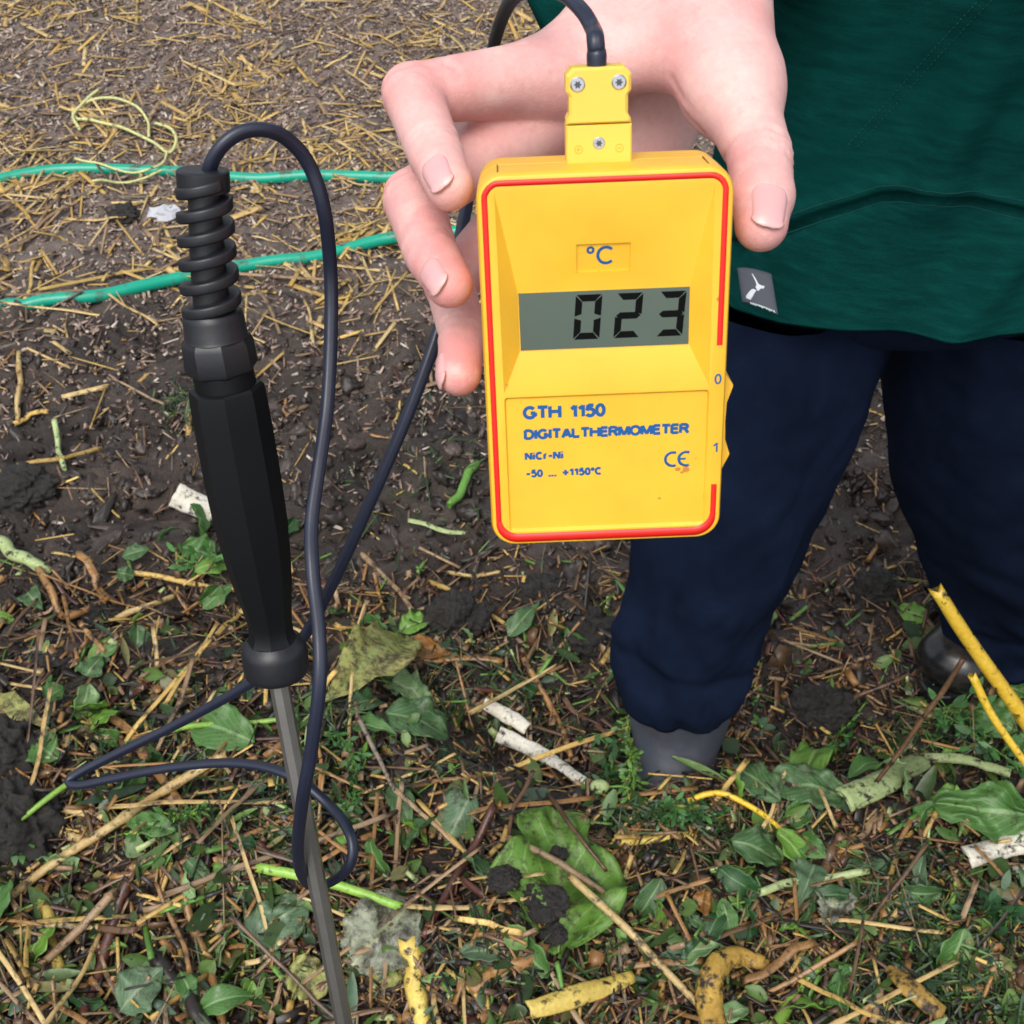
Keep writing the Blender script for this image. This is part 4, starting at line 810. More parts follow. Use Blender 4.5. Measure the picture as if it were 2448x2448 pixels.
def torso_r(z): return np.interp(z, [.74, .80, .95, 1.1, 1.3, 1.42], [.212, .206, .190, .188, .20, .15]), np.interp(z, [.74, .80, .95, 1.1, 1.3, 1.42], [.146, .140, .125, .13, .13, .09])
cs = []
for k, z in enumerate(zs):
    rx, ry = torso_r(z); s_ = 0.965 if k == 0 else (0.985 if k == 1 else 1); cs.append((np.array([TC[0], TC[1] - 0.0, z]), rx * s_, ry * s_))
def seamz(th_): return np.interp(th_, [3.2, 3.5, 3.67, 3.85, 4.0, 4.2, 4.33, 4.42, 4.5, 4.71, 5.5], [.79, .797, .807, .823, .842, .864, .871, .873, .869, .865, .85])
def hemz(th_): return np.interp(th_, [2.6, 3.14, 3.5, 4.0, 4.3, 4.71, 6.2], [.72, .708, .722, .745, .753, .755, .75])
def sdisp(V, th_):
    x, y, z = V[..., 0], V[..., 1], V[..., 2]
    f = 0.012 * noise(th_ * 2.2 + z * 3.0, z * 3.5, 0, 21) + 0.008 * noise(th_ * 4.5 - z * 9.0, z * 5, 0, 22) + 0.0022 * noise(th_ * 9 - z * 22, z * 12, 0, 23)
    f = f + 0.010 * np.exp(-((th_ - 4.40 - (z - .87) * 0.5) / .10) ** 2) * sstep(.80, .9, z) - .007 * np.exp(-((th_ - 4.56 - (z - .87) * 0.5) / .07) ** 2) * sstep(.80, .9, z)
    s = z - seamz(th_); f = f - 0.0095 * np.exp(-(s / .0040) ** 2) + 0.0062 * np.exp(-((s - .0105) / .0075) ** 2)
    return f
V, F = rings(cs, 220, sdisp); tt_ = np.tile(np.linspace(0, 2 * np.pi, 220, endpoint=False), len(cs)); V[:, 2] -= (.758 - hemz(tt_)) * (1 - sstep(.758, .84, V[:, 2])); Vt, Ft = V, F
nt_ = 220
def tube_noise(pts, radii, n=40, amp=.006, seed=31):
    a = np.linspace(0, 2 * np.pi, n, endpoint=False); V, F = sweep(spline(pts, 60), circ(n), np.interp(np.linspace(0, 1, 60), np.linspace(0, 1, len(radii)), radii), up=(0, 0, 1), caps=False, transport=True)
    V = V.reshape(60, n, 3); C_ = V.mean(1, keepdims=True); nr = V - C_; nr /= np.linalg.norm(nr, axis=2)[..., None]
    s = np.linspace(0, 8, 60)[:, None]; V = V + nr * (amp * noise(np.cos(a)[None] * 1.4 + s * 1.7, np.sin(a)[None] * 1.4, s * .9, seed))[..., None]
    return V.reshape(-1, 3), F
sl1 = tube_noise([CW(PC(1706, -275, .428)[None])[0], CW(PC(1740, -500, .47)[None])[0], np.array([.33, .66, 1.21]), np.array([.52, .88, 1.34])], [.034, .040, .052, .066])
cufi = tube_noise([CW(PC(1706, -275, .428)[None])[0] + np.array([.0, .001, .0]), CW(PC(1740, -500, .47)[None])[0]], [.0325, .036], seed=31)
sl2 = tube_noise([np.array([.20, .95, 1.34]), P(1360, -95, .80), P(1420, -70, .80), np.array([.30, .90, 1.10])], [.066, .050, .048, .04], seed=33)
V, F = join([(Vt, Ft), sl1, cufi, sl2]); shirt = part('shirt', V, F, M['shirt'], pe)
# stitching: hem seam and slanting side seam, as short raised stitches
def on_torso(th_, z):
    rx, ry = torso_r(z); V = np.stack([TC[0] + rx * np.cos(th_), TC[1] + ry * np.sin(th_), z], -1); C_ = np.stack([np.full_like(z, TC[0]), np.full_like(z, TC[1]), z], -1); nr = V - C_; nr /= np.linalg.norm(nr, axis=-1)[..., None]
    return V + nr * (sdisp(V, th_) + 0.0006)[..., None]
st = []
ths = np.linspace(3.6, 5.9, 330)
for a0, a1 in zip(ths[:-1], ths[1:]):
    for dz, du in ((-.0045, .62), (.0135, .55)):
        aa = np.array([a0, a0 + (a1 - a0) * du]); st.append(sweep(on_torso(aa, seamz(aa) + dz + (.0012 if dz > 0 else 0) * np.sin(a0 * 900)), circ(4), .00045, up=(0, 0, 1)))
V, F = join(st); part('stitching', V, F, M['thread'], shirt); st = []
zz = np.linspace(.90, 1.12, 70)
for off in (0.0, .040):
    for z0, z1 in zip(zz[:-1], zz[1:]):
        q_ = np.array([z0, z0 + (z1 - z0) * .6]); st.append(sweep(on_torso(4.02 + (q_ - .90) * 3.1 + off, q_), circ(4), .00026, up=(0, 1, 0)))
V, F = join(st); part('stitching', V, F, M['thread'], shirt)
# woven tag at the lower left of the hem
T0 = P(1762, 640, .985); T1 = P(1843, 650, .967); T3 = P(1774, 720, .973); 
def tagpt(a, b, off=0.0):
    p_ = T0 + (T1 - T0) * a + (T3 - T0) * b; nrm = np.cross(T1 - T0, T3 - T0); nrm /= np.linalg.norm(nrm)
    if nrm @ FW > 0: nrm = -nrm
    return p_ + nrm * (off + 0.004 * math.sin(3.1 * a)) + (T3 - T0) * 0.06 * a
g = np.linspace(0, 1, 9); V = np.array([tagpt(a, b + .18 * a * (b > .5), o_) for o_ in (0.0, -.0008) for a in g for b in g]); i = np.arange(8)[:, None] * 9; j = np.arange(8)[None]; q_ = np.stack([i + j, i + 9 + j, i + 10 + j, i + 1 + j], -1).reshape(-1, 4)
ed = np.concatenate([np.arange(9), 9 * np.arange(1, 9) + 8, 72 + np.arange(7, -1, -1), 9 * np.arange(7, 0, -1)]); e2_ = np.roll(ed, -1)
tg = part('shirt_tag', V, [q_[:, ::-1], q_ + 81, np.c_[ed, ed + 81, e2_ + 81, e2_]], M['tag_grey'], shirt)
NI = [(.47, .13), (.50, .12), (.57, .26), (.62, .38), (.70, .40), (.78, .38), (.74, .47), (.66, .50), (.60, .58), (.56, .60), (.52, .50), (.56, .45), (.55, .34)]
SI = [(.40, .60), (.47, .58), (.53, .60), (.44, .72), (.40, .80), (.30, .93), (.18, .90), (.17, .84), (.28, .72)]
L = []
for poly in (NI, SI):
    V, F = prism(np.array(poly), 0, 1); V = np.array([tagpt(x, y + .18 * x * .5, .0006 if w > .5 else -.0002) for x, y, w in V]); L.append((V, F))
for k in range(11):
    x = .28 + k * .062; V, F = prism(np.array([(x, 1.0), (x + .042, 1.0), (x + .042, 1.04 + .02 * (k % 3)), (x, 1.04)]), 0, 1); L.append((np.array([tagpt(a, b + .12 * a, .0006 if w > .5 else -.0002) for a, b, w in V]), F))
V, F = join(L); part('emblem', V, F, M['tag_white'], tg, smooth=False)
# trousers
def leg(rows, seed, hem):
    rows = np.array(rows, float); n = 110; zz = rows[:, 3]; order = np.argsort(zz); t_ = np.linspace(rows[:, 3].min(), rows[:, 3].max(), n)
    it = lambda c_: np.interp(t_, zz[order], rows[order, c_]); c_ = np.c_[it(0), it(1), t_]; rx = it(2)
    k_ = np.ones(9) / 9; pad = lambda v: np.convolve(np.r_[np.full(4, v[0]), v, np.full(4, v[-1])], k_, 'valid'); rx = pad(rx); c_[:, 0] = pad(c_[:, 0]); c_[:, 1] = pad(c_[:, 1])
    cs = [(c_[0] + [0, 0, .03], rx[0] * .9, rx[0] * .86), (c_[0] + [0, 0, .002], rx[0] * .97, rx[0] * .92)] + [(c_[k], rx[k], rx[k] * .96) for k in range(n)]
    def dp(V, th_):
        z = V[..., 2]; lowf = sstep(.52, .25, z); h_ = z - z.min()
        f = .010 * noise(np.cos(th_) * 1.3 + z * 2, np.sin(th_) * 1.3, z * 4, seed) + .006 * noise(np.cos(th_) * 2.5, np.sin(th_) * 2.5 + z * 3, z * 9, seed + 1)
        f = f + lowf * .0095 * noise(np.cos(th_) * 1.8, np.sin(th_) * 1.8, z * 26 + np.cos(th_) * 1.5, seed + 2) + .0015 * noise(np.cos(th_) * 9, np.sin(th_) * 9, z * 40, seed + 3)
        return f - .010 * np.exp(-((h_ - .085) / .012) ** 2) * lowf * .5
    return rings(cs, 120, dp)
def lrow(pxl, pxr, py, y):
    c_ = PY((pxl + pxr) / 2, py, y); d_ = depth(c_); return (c_[0], c_[1], (pxr - pxl) / 2 * d_ / FPX, c_[2])
L1 = leg([lrow(1610, 2150, 640, .95), lrow(1606, 2146, 780, .94), lrow(1572, 2058, 1000, .92), lrow(1525, 1942, 1275, .90), lrow(1496, 1856, 1440, .885), lrow(1483, 1802, 1560, .875), lrow(1486, 1776, 1620, .868), lrow(1494, 1754, 1658, .866)], 41, .2)
L2 = leg([lrow(2105, 2700, 640, .97), lrow(2112, 2700, 780, .98), lrow(2118, 2690, 1000, 1.0), lrow(2132, 2660, 1180, 1.03), lrow(2178, 2630, 1304, 1.05), lrow(2205, 2600, 1400, 1.065), lrow(2228, 2580, 1450, 1.075), lrow(2244, 2570, 1500, 1.08)], 51, .1)
hip = rings([(np.array([.36, .95, z]), rx, ry) for z, rx, ry in ((.69, .15, .08), (.73, .178, .112), (.80, .172, .108), (.90, .150, .09))], 60)
V, F = join([L1, L2, hip]); part('trousers', V, F, M['navy'], pe)
# boots
def boot(ank, shaft_top, toe_dir, mat, r_sh, name='boot'):
    ank = np.array(ank, float); td = np.array([toe_dir[0], toe_dir[1], 0.]); td /= np.linalg.norm(td)
    lo = np.minimum(ank, ank + td * .24) - [.09, .09, .03]; hi = np.maximum(ank, ank + td * .24) + [.09, .09, 0]; hi[2] = shaft_top[2] + .02; lo[2] = ank[2] - .03
    f = Field(lo, hi, .004); X, Y, Z = f.ax[0][:, None, None], f.ax[1][None, :, None], f.ax[2][None, None, :]
    up_ = np.array([0, 0, 1.0]); cone = lambda a_, b_, r1, r2: conedist(X, Y, Z, a_, b_, r1, r2)
    d_ = smin(cone(ank + up_ * .10, np.array(shaft_top), .061, r_sh), cone(ank - td * .03 + up_ * .045, ank + td * .06 + up_ * .06, .042, .045), .03)
    side = np.cross(up_, td)
    for s_ in (-1, 1): d_ = smin(d_, cone(ank + td * .05 + up_ * .045, ank + td * .165 + side * .014 * s_ + up_ * .036, .042, .034), .02)
    d_ = np.maximum(d_, (ank[2] + .004) - Z)
    V1, F1 = nets(d_, f.lo, f.h)
    a = np.linspace(0, 2 * np.pi, 48, endpoint=False); l_ = .068 + .118 * (np.cos(a) * .5 + .5); 
    poly = np.c_[np.where(np.cos(a) > 0, .05 + .158 * np.cos(a), .05 + .125 * np.cos(a)), np.sin(a) * (.046 + .012 * np.cos(a - .3))]
    V2, F2 = prism(poly, -.022, .008, .002); V2 = ank + V2[:, 0:1] * td + V2[:, 1:2] * side + V2[:, 2:3] * up_
    o = part(name, V1, F1, mat, pe); part('sole', V2, F2, M['boot2'], o, smooth=False); return o
b1 = PY(1612, 1800, .885); boot((b1[0] - .001, .89, .025), (b1[0] - .002, .872, .24), (-.15, -1), M['boot'], .052)
boot((.695, 1.135, float(gzs(.60, 1.03)) + .020), (.69, 1.09, .20), (-.68, -.72), M['boot2'], .056)

# ------------------------------------------------------------------ hose, twine, scrap
def ground_path(px, lift=0.0, n=80):
    q_ = G([p[0] for p in px], [p[1] for p in px]); c_ = spline(q_, n); c_[:, 2] = gzs(c_[:, 0], c_[:, 1]) + lift; kw = max(7, n // 9 | 1); k_ = np.ones(kw) / kw
    z = np.convolve(np.r_[np.full(kw // 2, c_[0, 2]), c_[:, 2], np.full(kw // 2, c_[-1, 2])], k_, 'valid'); c_[:, 2] = np.maximum(z, c_[:, 2] - .012); return c_
hp_ = [(-260, 520), (-120, 468), (0, 438), (130, 415), (250, 409), (420, 414), (600, 428), (760, 432), (930, 435), (1150, 436), (1330, 440), (1430, 458), (1440, 490), (1360, 518), (1240, 534), (1125, 552), (930, 594), (760, 621), (600, 645), (420, 681), (250, 712), (120, 727), (0, 728), (-150, 720), (-280, 705)]
V, F = sweep(ground_path(hp_, .007, 320), circ(14), .0122, up=(0, 0, 1)); tag(solo('garden_hose', V, F, M['hose']), 'green garden hose looped across the ground behind the probe handle', 'hose')
V1, F1 = sweep(ground_path([(190, 300), (180, 285), (215, 258), (280, 250), (330, 270), (358, 310), (360, 345)], .016, 50), circ(7), .0032, up=(0, 0, 1))
V2, F2 = sweep(ground_path([(190, 305), (230, 308), (300, 325), (360, 355), (405, 385), (425, 360), (415, 330), (375, 315)], .02, 60), circ(7), .0034, up=(0, 0, 1))
V3, F3 = sweep(ground_path([(185, 400), (250, 415), (300, 432), (345, 432), (390, 415), (405, 385)], .022, 50), circ(6), .0026, up=(0, 0, 1))
V4, F4 = sweep(ground_path([(225, 452), (290, 456), (350, 444), (392, 425)], .018, 40), circ(6), .0028, up=(0, 0, 1))
V5, F5 = sweep(ground_path([(240, 236), (200, 270), (180, 298), (196, 330)], .02, 30), circ(6), .0036, up=(0, 0, 1))
V, F = join([(V1, F1), (V2, F2), (V3, F3), (V4, F4), (V5, F5)]); tag(solo('twine', V, F, M['twine']), 'tangle of pale yellow-green twine lying over the hose at far left', 'twine')
c_ = G(398, 522)[0]; c_[2] = gzs(c_[0], c_[1]) + .012
V, F = uvsphere(c_, (.030, .024, .014), 14, 9, lambda d: 1 + .55 * noise(d[:, 0] * 3, d[:, 1] * 3, d[:, 2] * 3, 9)); tag(solo('plastic_scrap', V, F, M['scrap'], smooth=False), 'crumpled whitish scrap lying behind the ribbed strain relief', 'scrap')

# ------------------------------------------------------------------ plant remains that can be told apart
def end_at(px, py, lift=0.0):
    p_ = G(px, py)[0]; r = p_ - CAM; r /= np.linalg.norm(r); return p_ - r * lift / max(0.3, -r[2])
def stalk_path(px, lift=0.004, n=26, raise_=None):
    e = [end_at(*p_) for p_ in px]; c_ = spline(e, n); g_ = gzs(c_[:, 0], c_[:, 1]); dz = max(0.0, np.percentile(g_ - c_[:, 2], 80)); c_[:, 2] += dz * .8 + lift
    if raise_ is not None: c_ += np.interp(np.linspace(0, 1, n), np.linspace(0, 1, len(raise_)), raise_)[:, None] * (CAM - c_) / np.linalg.norm(CAM - c_, axis=1)[:, None]
    return c_
def stalk_mesh(c_, w, sides=9, nodes=(), taper=0.15, wob=.12, hollow=True, flat=1.0):
    n = len(c_); t_ = np.linspace(0, 1, n); r = w / 2 * (1 - taper * t_) * (1 + wob * noise(t_ * 9, RNG.random() * 50))
    for nd in nodes: r = r * (1 + .42 * np.exp(-((t_ - nd) / .018) ** 2) - 0.12 * np.exp(-((t_ - nd - .05) / .03) ** 2))
    c_ = c_ + np.c_[noise(t_ * 4, RNG.random() * 60), noise(t_ * 4, RNG.random() * 60), noise(t_ * 4, RNG.random() * 60)] * w * (.35 if wob > .07 else .08)
    ck = circ(sides); ck = ck * (1 + .10 * noise(ck[:, 0] * 2, ck[:, 1] * 2, RNG.random() * 40))[:, None]
    V, F = sweep(c_, ck, np.c_[r, r * flat], up=(0, 0, 1))
    V[:sides] += (c_[0] - c_[1]) / np.linalg.norm(c_[0] - c_[1]) * (RNG.random((sides, 1)) * w * .5); e = (n - 1) * sides
    V[e:e + sides] += (c_[-1] - c_[-2]) / np.linalg.norm(c_[-1] - c_[-2]) * (RNG.random((sides, 1)) * w * .5)
    if hollow: V[-2] += (c_[1] - c_[0]) * .35; V[-1] += (c_[-2] - c_[-1]) * .35
    return V, F
def stalk_free(px, ds, lift, n=26): return spline([P(a[0], a[1], d) for a, d in zip(px, ds)], n)
def stalk(px, wpx, mat, label, name='plant_stalk', cat='stalk', nodes=(), lift=.013, raise_=None, flat=1.0, taper=.15, sides=9, n=26, wob=.12, group=None, ds=None):
    c_ = stalk_free(px, ds, lift, n) if ds else stalk_path(px, lift, n, raise_); w = wpx * depth(c_[n // 2]) / FPX
    V, F = stalk_mesh(c_, w, sides, nodes, taper, wob, True, flat); return tag(solo(name, V, F, M['s_' + mat]), label, cat, group)
Hs = [
 ([(546, 1823), (400, 1905), (265, 1992), (120, 2095), (-20, 2205)], 25, 'cream', 'long cream straw stalk with nodes lying on the heap left of the rod', (.22, .45), dict(raise_=[.05, .03, .02, .01, .0])),
 ([(-20, 1946), (110, 1985), (230, 2025)], 23, 'cream', 'broken cream and brown stalk entering at the left edge below the black clod', (.8,), {}),
 ([(243, 1700), (330, 1800), (445, 1947)], 25, 'orange', 'flat orange brown stalk passing under the lower cable loop', (), dict(flat=.5)),
 ([(362, 2050), (310, 2140), (255, 2280), (190, 2470)], 30, 'red', 'dark reddish brown stalk with a pale node left of the rod', (.25,), {}),
 ([(331, 2132), (500, 2055), (709, 1964)], 16, 'orange', 'thin orange twig reaching from the dark red stalk towards the rod', (), {}),
 ([(282, 2155), (140, 2300), (-20, 2445)], 22, 'tan', 'tan stalk running down to the lower left corner', (), {}),
 ([(438, 2110), (468, 2215), (500, 2320), (545, 2470)], 25, 'orange', 'orange brown stalk with a swollen node standing left of the rod foot', (.38,), {}),
 ([(388, 2320), (440, 2380), (510, 2470)], 44, 'dark', 'thick dark rotten stick at the bottom edge left of the rod', (), {}),
 ([(626, 2088), (780, 2125), (957, 2180)], 26, 'lime', 'bright lime green cut stem lying behind the rod', (), dict(wob=.04, raise_=[.01, .02, .02])),
 ([(103, 2150), (135, 2260), (171, 2378)], 30, 'lemon', 'yellow stem half buried under stalks near the lower left corner', (), {}),
 ([(980, 2270), (996, 2370), (1008, 2470)], 56, 'lemon', 'thick pale yellow stem at the bottom edge right of the rod', (), dict(wob=.05)),
 ([(1178, 1952), (1110, 2085), (1011, 2252)], 22, 'red', 'dark reddish stick leaning between the rod and the dirty green leaf', (), dict(raise_=[.03, .015, 0])),
 ([(1364, 2110), (1500, 2240), (1668, 2418)], 20, 'cream', 'long pale straw crossing in front of the dirty green leaf', (), dict(raise_=[.055, .04, .01], wob=.05)),
 ([(1217, 2018), (1330, 2075), (1443, 2145)], 18, 'tan', 'tan stalk lying across the dirty green leaf', (), dict(raise_=[.055, .06, .05])),
 ([(1313, 1915), (1370, 2000), (1443, 2096)], 12, 'brown', 'thin brown twig ending on the dirty green leaf', (), dict(raise_=[.05, .05, .055])),
 ([(1251, 1602), (1320, 1715), (1369, 1826)], 16, 'orange', 'orange stalk slanting down to the weed beside the boot', (), {}),
 ([(1536, 1734), (1575, 1810), (1622, 1920)], 15, 'orange', 'orange twig standing in front of the grey boot', (.5,), dict(raise_=[.05, .03, 0], lift=.0)),
 ([(1702, 1812), (1665, 1862), (1632, 1910)], 14, 'brown', 'brown twig leaning at the right side of the grey boot', (), dict(raise_=[.03, .02, 0])),
 ([(1482, 2036), (1570, 2022), (1656, 2004)], 17, 'lemon', 'short yellow straw above the right end of the dirty green leaf', (), {}),
 ([(1143, 2382), (1215, 2330), (1288, 2284)], 36, 'orange', 'thick orange brown root stub below the dirty green leaf', (), dict(wob=.2)),
 ([(1235, 2470), (1255, 2400), (1272, 2347)], 21, 'green', 'green stem end standing at the bottom edge below the dirty leaf', (), {}),
 ([(1320, 2470), (1350, 2380), (1380, 2283)], 22, 'brown', 'pinkish brown flat strip at the bottom edge below the dirty leaf', (), dict(flat=.35)),
 ([(1482, 1994), (1545, 2180), (1620, 2440)], 9, 'tan', 'long thin dry tan stem running down to the bottom edge', (), {}),
 ([(1495, 2140), (1480, 2260), (1500, 2470)], 11, 'grey', 'bent dry grey stem at the bottom beside the pale straw', (), {}),
 ([(2228, 1606), (2110, 1655), (2032, 1688), (1940, 1765)], 13, 'brown', 'long thin brown twig between the two boots', (.6,), {}),
 ([(2307, 1572), (2210, 1715), (2096, 1870)], 14, 'brown', 'brown twig slanting up in front of the black boot', (.4,), dict(ds=[1.27, 1.32, 1.365])),
 ([(2240, 1412), (2330, 1550), (2470, 1752)], 31, 'yellow', 'thick bright yellow stem leaning in front of the black boot', (), dict(ds=[1.215, 1.24, 1.275], wob=.03, taper=-.2)),
 ([(2326, 1616), (2375, 1715), (2470, 1850)], 20, 'yellow', 'shorter curved yellow orange stem beside the thick yellow one', (), dict(ds=[1.235, 1.25, 1.27], wob=.03)),
 ([(1640, 1930), (1690, 1914), (1735, 1916), (1811, 1957), (1868, 2004)], 15, 'yellow', 'arched yellow stem lying on green leaves in front of the boots', (), dict(raise_=[0, .015, .02, .015, 0], wob=.04)),
 ([(1840, 1856), (1850, 1915), (1862, 1975)], 20, 'brown', 'short brown stick standing behind the arched yellow stem', (), {}),
 ([(1919, 1852), (1950, 1930), (1985, 2008)], 11, 'cream', 'thin straw with pale nodes beside the celery like stem', (.3, .6), dict(raise_=[.03, .015, 0])),
 ([(2156, 1846), (2180, 1905), (2200, 1978)], 36, 'dark', 'black rotten stick right of the ribbed pale green stem', (), {}),
 ([(2006, 2010), (1985, 2060), (1963, 2115)], 28, 'brown', 'stubby dark brown stick in the litter on the right', (), {}),
 ([(2093, 1964), (2060, 2005), (2027, 2046)], 17, 'tan', 'split tan chip leaning beside the stubby brown stick', (), dict(flat=.3)),
 ([(2255, 1908), (2228, 1960), (2196, 2020)], 17, 'straw', 'straw piece leaning on the large leaf at right', (), dict(raise_=[.02, .01, 0])),
 ([(1816, 2145), (1940, 2118), (2063, 2093)], 21, 'pale', 'pale green stem section lying across the litter at right', (), dict(raise_=[.015, .015, .01])),
 ([(1845, 2470), (1895, 2395), (1955, 2317)], 32, 'lime', 'light green cut stem at the bottom edge right of the peel', (), dict(wob=.06)),
 ([(1926, 2262), (1860, 2310), (1781, 2360)], 24, 'orange', 'orange brown strip lying across the spotted yellow peel', (), dict(flat=.4, raise_=[.02, .02, .02])),
 ([(2278, 2120), (2265, 2180), (2247, 2238)], 12, 'lime', 'thin bright green blade in the dark clippings at right', (), dict(flat=.4)),
 ([(2302, 2206), (2335, 2240), (2366, 2275)], 10, 'lemon', 'short yellow straw in the dark clippings at right', (), {}),
 ([(2415, 2240), (2414, 2300), (2408, 2370)], 13, 'tan', 'upright tan straw near the right edge', (), {}),
 ([(248, 1836), (130, 1925), (-20, 2040)], 15, 'lime', 'thin light green stem crossing the black clods at left', (), dict(raise_=[.03, .03, .04], wob=.05)),
 ([(407, 1756), (530, 1747), (670, 1741)], 14, 'lime', 'thin light green stem lying between the two cable strands', (), dict(raise_=[.02, .02, .02])),
 ([(1138, 1125), (1108, 1172), (1080, 1224)], 20, 'green', 'green stem piece lying on the mud below the hand', (), {}),
 ([(870, 1350), (950, 1430), (985, 1480)], 13, 'tan', 'tan stalk on the mud right of the probe flange', (), {}),
 ([(1032, 1400), (1140, 1460), (1220, 1510)], 13, 'straw', 'long straw on the mud above the dark grassy clod', (.5,), {}),
 ([(1000, 1592), (1100, 1590), (1195, 1590)], 22, 'orange', 'flat orange straw below the dark grassy clod', (), dict(flat=.5)),
 ([(812, 1525), (890, 1580), (965, 1620)], 16, 'straw', 'straw stalk behind the mottled yellow leaf', (), {}),
 ([(1075, 1380), (1130, 1390), (1192, 1384)], 9, 'cream', 'thin pale straw with dark bands on the mud', (), {}),
 ([(985, 1262), (1060, 1290), (1112, 1298)], 15, 'pale', 'pale green husk strip lying on the mud', (), dict(flat=.4)),
 ([(40, 1130), (140, 1112), (248, 1086)], 11, 'straw', 'long straw lying flat on the mud at far left', (), {}),
 ([(140, 1032), (150, 1090), (156, 1142)], 14, 'pale', 'pale green stem bit sticking up behind the long straw at left', (), {}),
 ([(52, 860), (54, 950), (48, 1020)], 14, 'cream', 'pale upright straw on the mud at the left edge', (), {}),
 ([(40, 1024), (80, 1008), (118, 996)], 12, 'straw', 'short straw touching the pale upright one at left', (), {}),
 ([(-20, 1300), (40, 1335), (110, 1382)], 34, 'pale', 'pale green leek like stem at the left edge', (), {}),
 ([(100, 1380), (130, 1430), (160, 1490), (260, 1450)], 20, 'orange', 'brown bent husk sticking up left of the probe handle', (), dict(raise_=[0, .02, 0, 0])),
 ([(200, 1332), (235, 1400), (260, 1450)], 20, 'orange', 'orange brown husk strip rising from the straw at left', (), dict(flat=.35, raise_=[.04, .02, 0])),
 ([(312, 1380), (430, 1405), (560, 1430)], 15, 'straw', 'long golden stalk leading to the probe handle', (), {}),
 ([(430, 1488), (480, 1455), (530, 1420)], 9, 'orange', 'thin rust orange straw left of the probe handle', (), {}),
 ([(285, 1488), (350, 1468), (420, 1445)], 16, 'cream', 'pale straw pair lying left of the probe handle', (), {}),
 ([(165, 1452), (180, 1520), (195, 1610)], 11, 'orange', 'thin orange stem standing in the straw at left', (), {}),
 ([(862, 1730), (920, 1855), (965, 1945)], 11, 'grey', 'long thin grey stem right of the cable loop', (), dict(raise_=[.02, .02, .01])),
 ([(990, 1895), (1120, 1878), (1190, 1870)], 14, 'orange', 'orange stalk lying below the flaking white stick', (), {}),
 ([(2330, 2050), (2360, 2033), (2405, 2025)], 10, 'cream', 'cream sliver resting on the white stem at the right edge', (), dict(raise_=[.02, .03, .03])),
]
for px, w, mat, lab, nodes, kw in Hs: stalk(px, w, mat, lab, nodes=nodes, **kw)
# ribbed or curved sections: celery, husk, white stems, peel
def crescent(th0=-2.2, th1=2.2, n=12, t_=.22, ribs=0):
    a = np.linspace(th0, th1, n) - math.pi / 2; ro = 1 + .06 * np.cos(a * ribs) * (ribs > 0); o_ = np.c_[np.cos(a) * ro, -np.sin(a) * ro]; i_ = np.c_[np.cos(a), -np.sin(a)] * (1 - t_); return np.vstack([o_, i_[::-1]])[::-1]
def strap(px, wpx, sec, mat, label, name, cat, raise_=None, scales=None, lift=.014, n=30):
    c_ = stalk_path(px, lift, n, raise_); w = wpx * depth(c_[n // 2]) / FPX / 2; s_ = np.interp(np.linspace(0, 1, n), np.linspace(0, 1, len(scales)), scales) if scales else np.ones(n)
    nn = gn(c_[:, 0], c_[:, 1]) + 0.6 * (CAM - c_) / np.linalg.norm(CAM - c_, axis=1)[:, None]
    V, F = sweep(c_, sec, np.c_[w * s_, w * s_ * .6], up=nn); V = V + .0012 * np.stack([noise(V[:, 0] * 90, V[:, 1] * 90, V[:, 2] * 90, 61 + k) for k in range(3)], -1)
    return tag(solo(name, V, F, M['s_' + mat]), label, cat)
strap([(2008, 1930), (2100, 1890), (2192, 1836)], 62, crescent(-1.6, 1.6, 17, .25, 9), 'pale', 'ribbed pale green celery like stem in front of the boots', 'celery_stem', 'stem', [.02, .02, .02])
strap([(2204, 1826), (2300, 1832), (2408, 1866)], 24, crescent(-2.0, 2.0, 10, .3), 'pale', 'bleached green husk strip right of the celery like stem', 'husk_strip', 'husk', [.02, .025, .01])
strap([(2300, 2068), (2380, 2046), (2480, 2020)], 56, crescent(-1.8, 1.8, 14, .3, 7), 'white', 'broad white stem at the right edge below the large leaf', 'white_stem', 'stem', [.02, .02, .02])
strap([(2412, 2102), (2440, 2096), (2480, 2090)], 34, crescent(-1.8, 1.8, 12, .3), 'white', 'smaller white stem piece under the broad white one at right', 'white_stem', 'stem', [.01, .01, .01])
strap([(1156, 1696), (1215, 1728), (1262, 1758)], 40, crescent(-1.7, 1.7, 12, .4), 'white', 'flaking white end of a rotten stick in the middle of the heap', 'rotten_stick', 'stick', [.012, .012, .01], [.7, 1, .8])
strap([(1190, 1768), (1290, 1815), (1402, 1890)], 40, crescent(-1.9, 1.9, 12, .4, 5), 'white', 'long rotten stick with white bark running towards the weed by the boot', 'rotten_stick', 'stick', [.01, .01, .0], [1, .9, .6])
strap([(1713, 2490), (1692, 2400), (1712, 2325), (1762, 2300), (1830, 2322)], 62, crescent(-2.3, 2.3, 15, .2, 6), 'peel', 'spotted yellow brown peel arching at the bottom edge', 'fruit_peel', 'peel', [.0, .02, .035, .03, .01], [1, 1, 1, .9, .5])
strap([(2118, 2330), (2165, 2375), (2240, 2442)], 54, crescent(-1.4, 1.4, 12, .22), 'peel', 'yellow brown peel strip near the lower right corner', 'fruit_peel', 'peel', [.015, .02, .01], [.6, 1, .9])
strap([(1262, 2430), (1380, 2395), (1510, 2350)], 52, crescent(-1.5, 1.5, 12, .22, 4), 'lemon', 'pale yellow peel strip at the bottom below the dirty leaf', 'fruit_peel', 'peel', [.015, .02, .01], [.8, 1, .6])
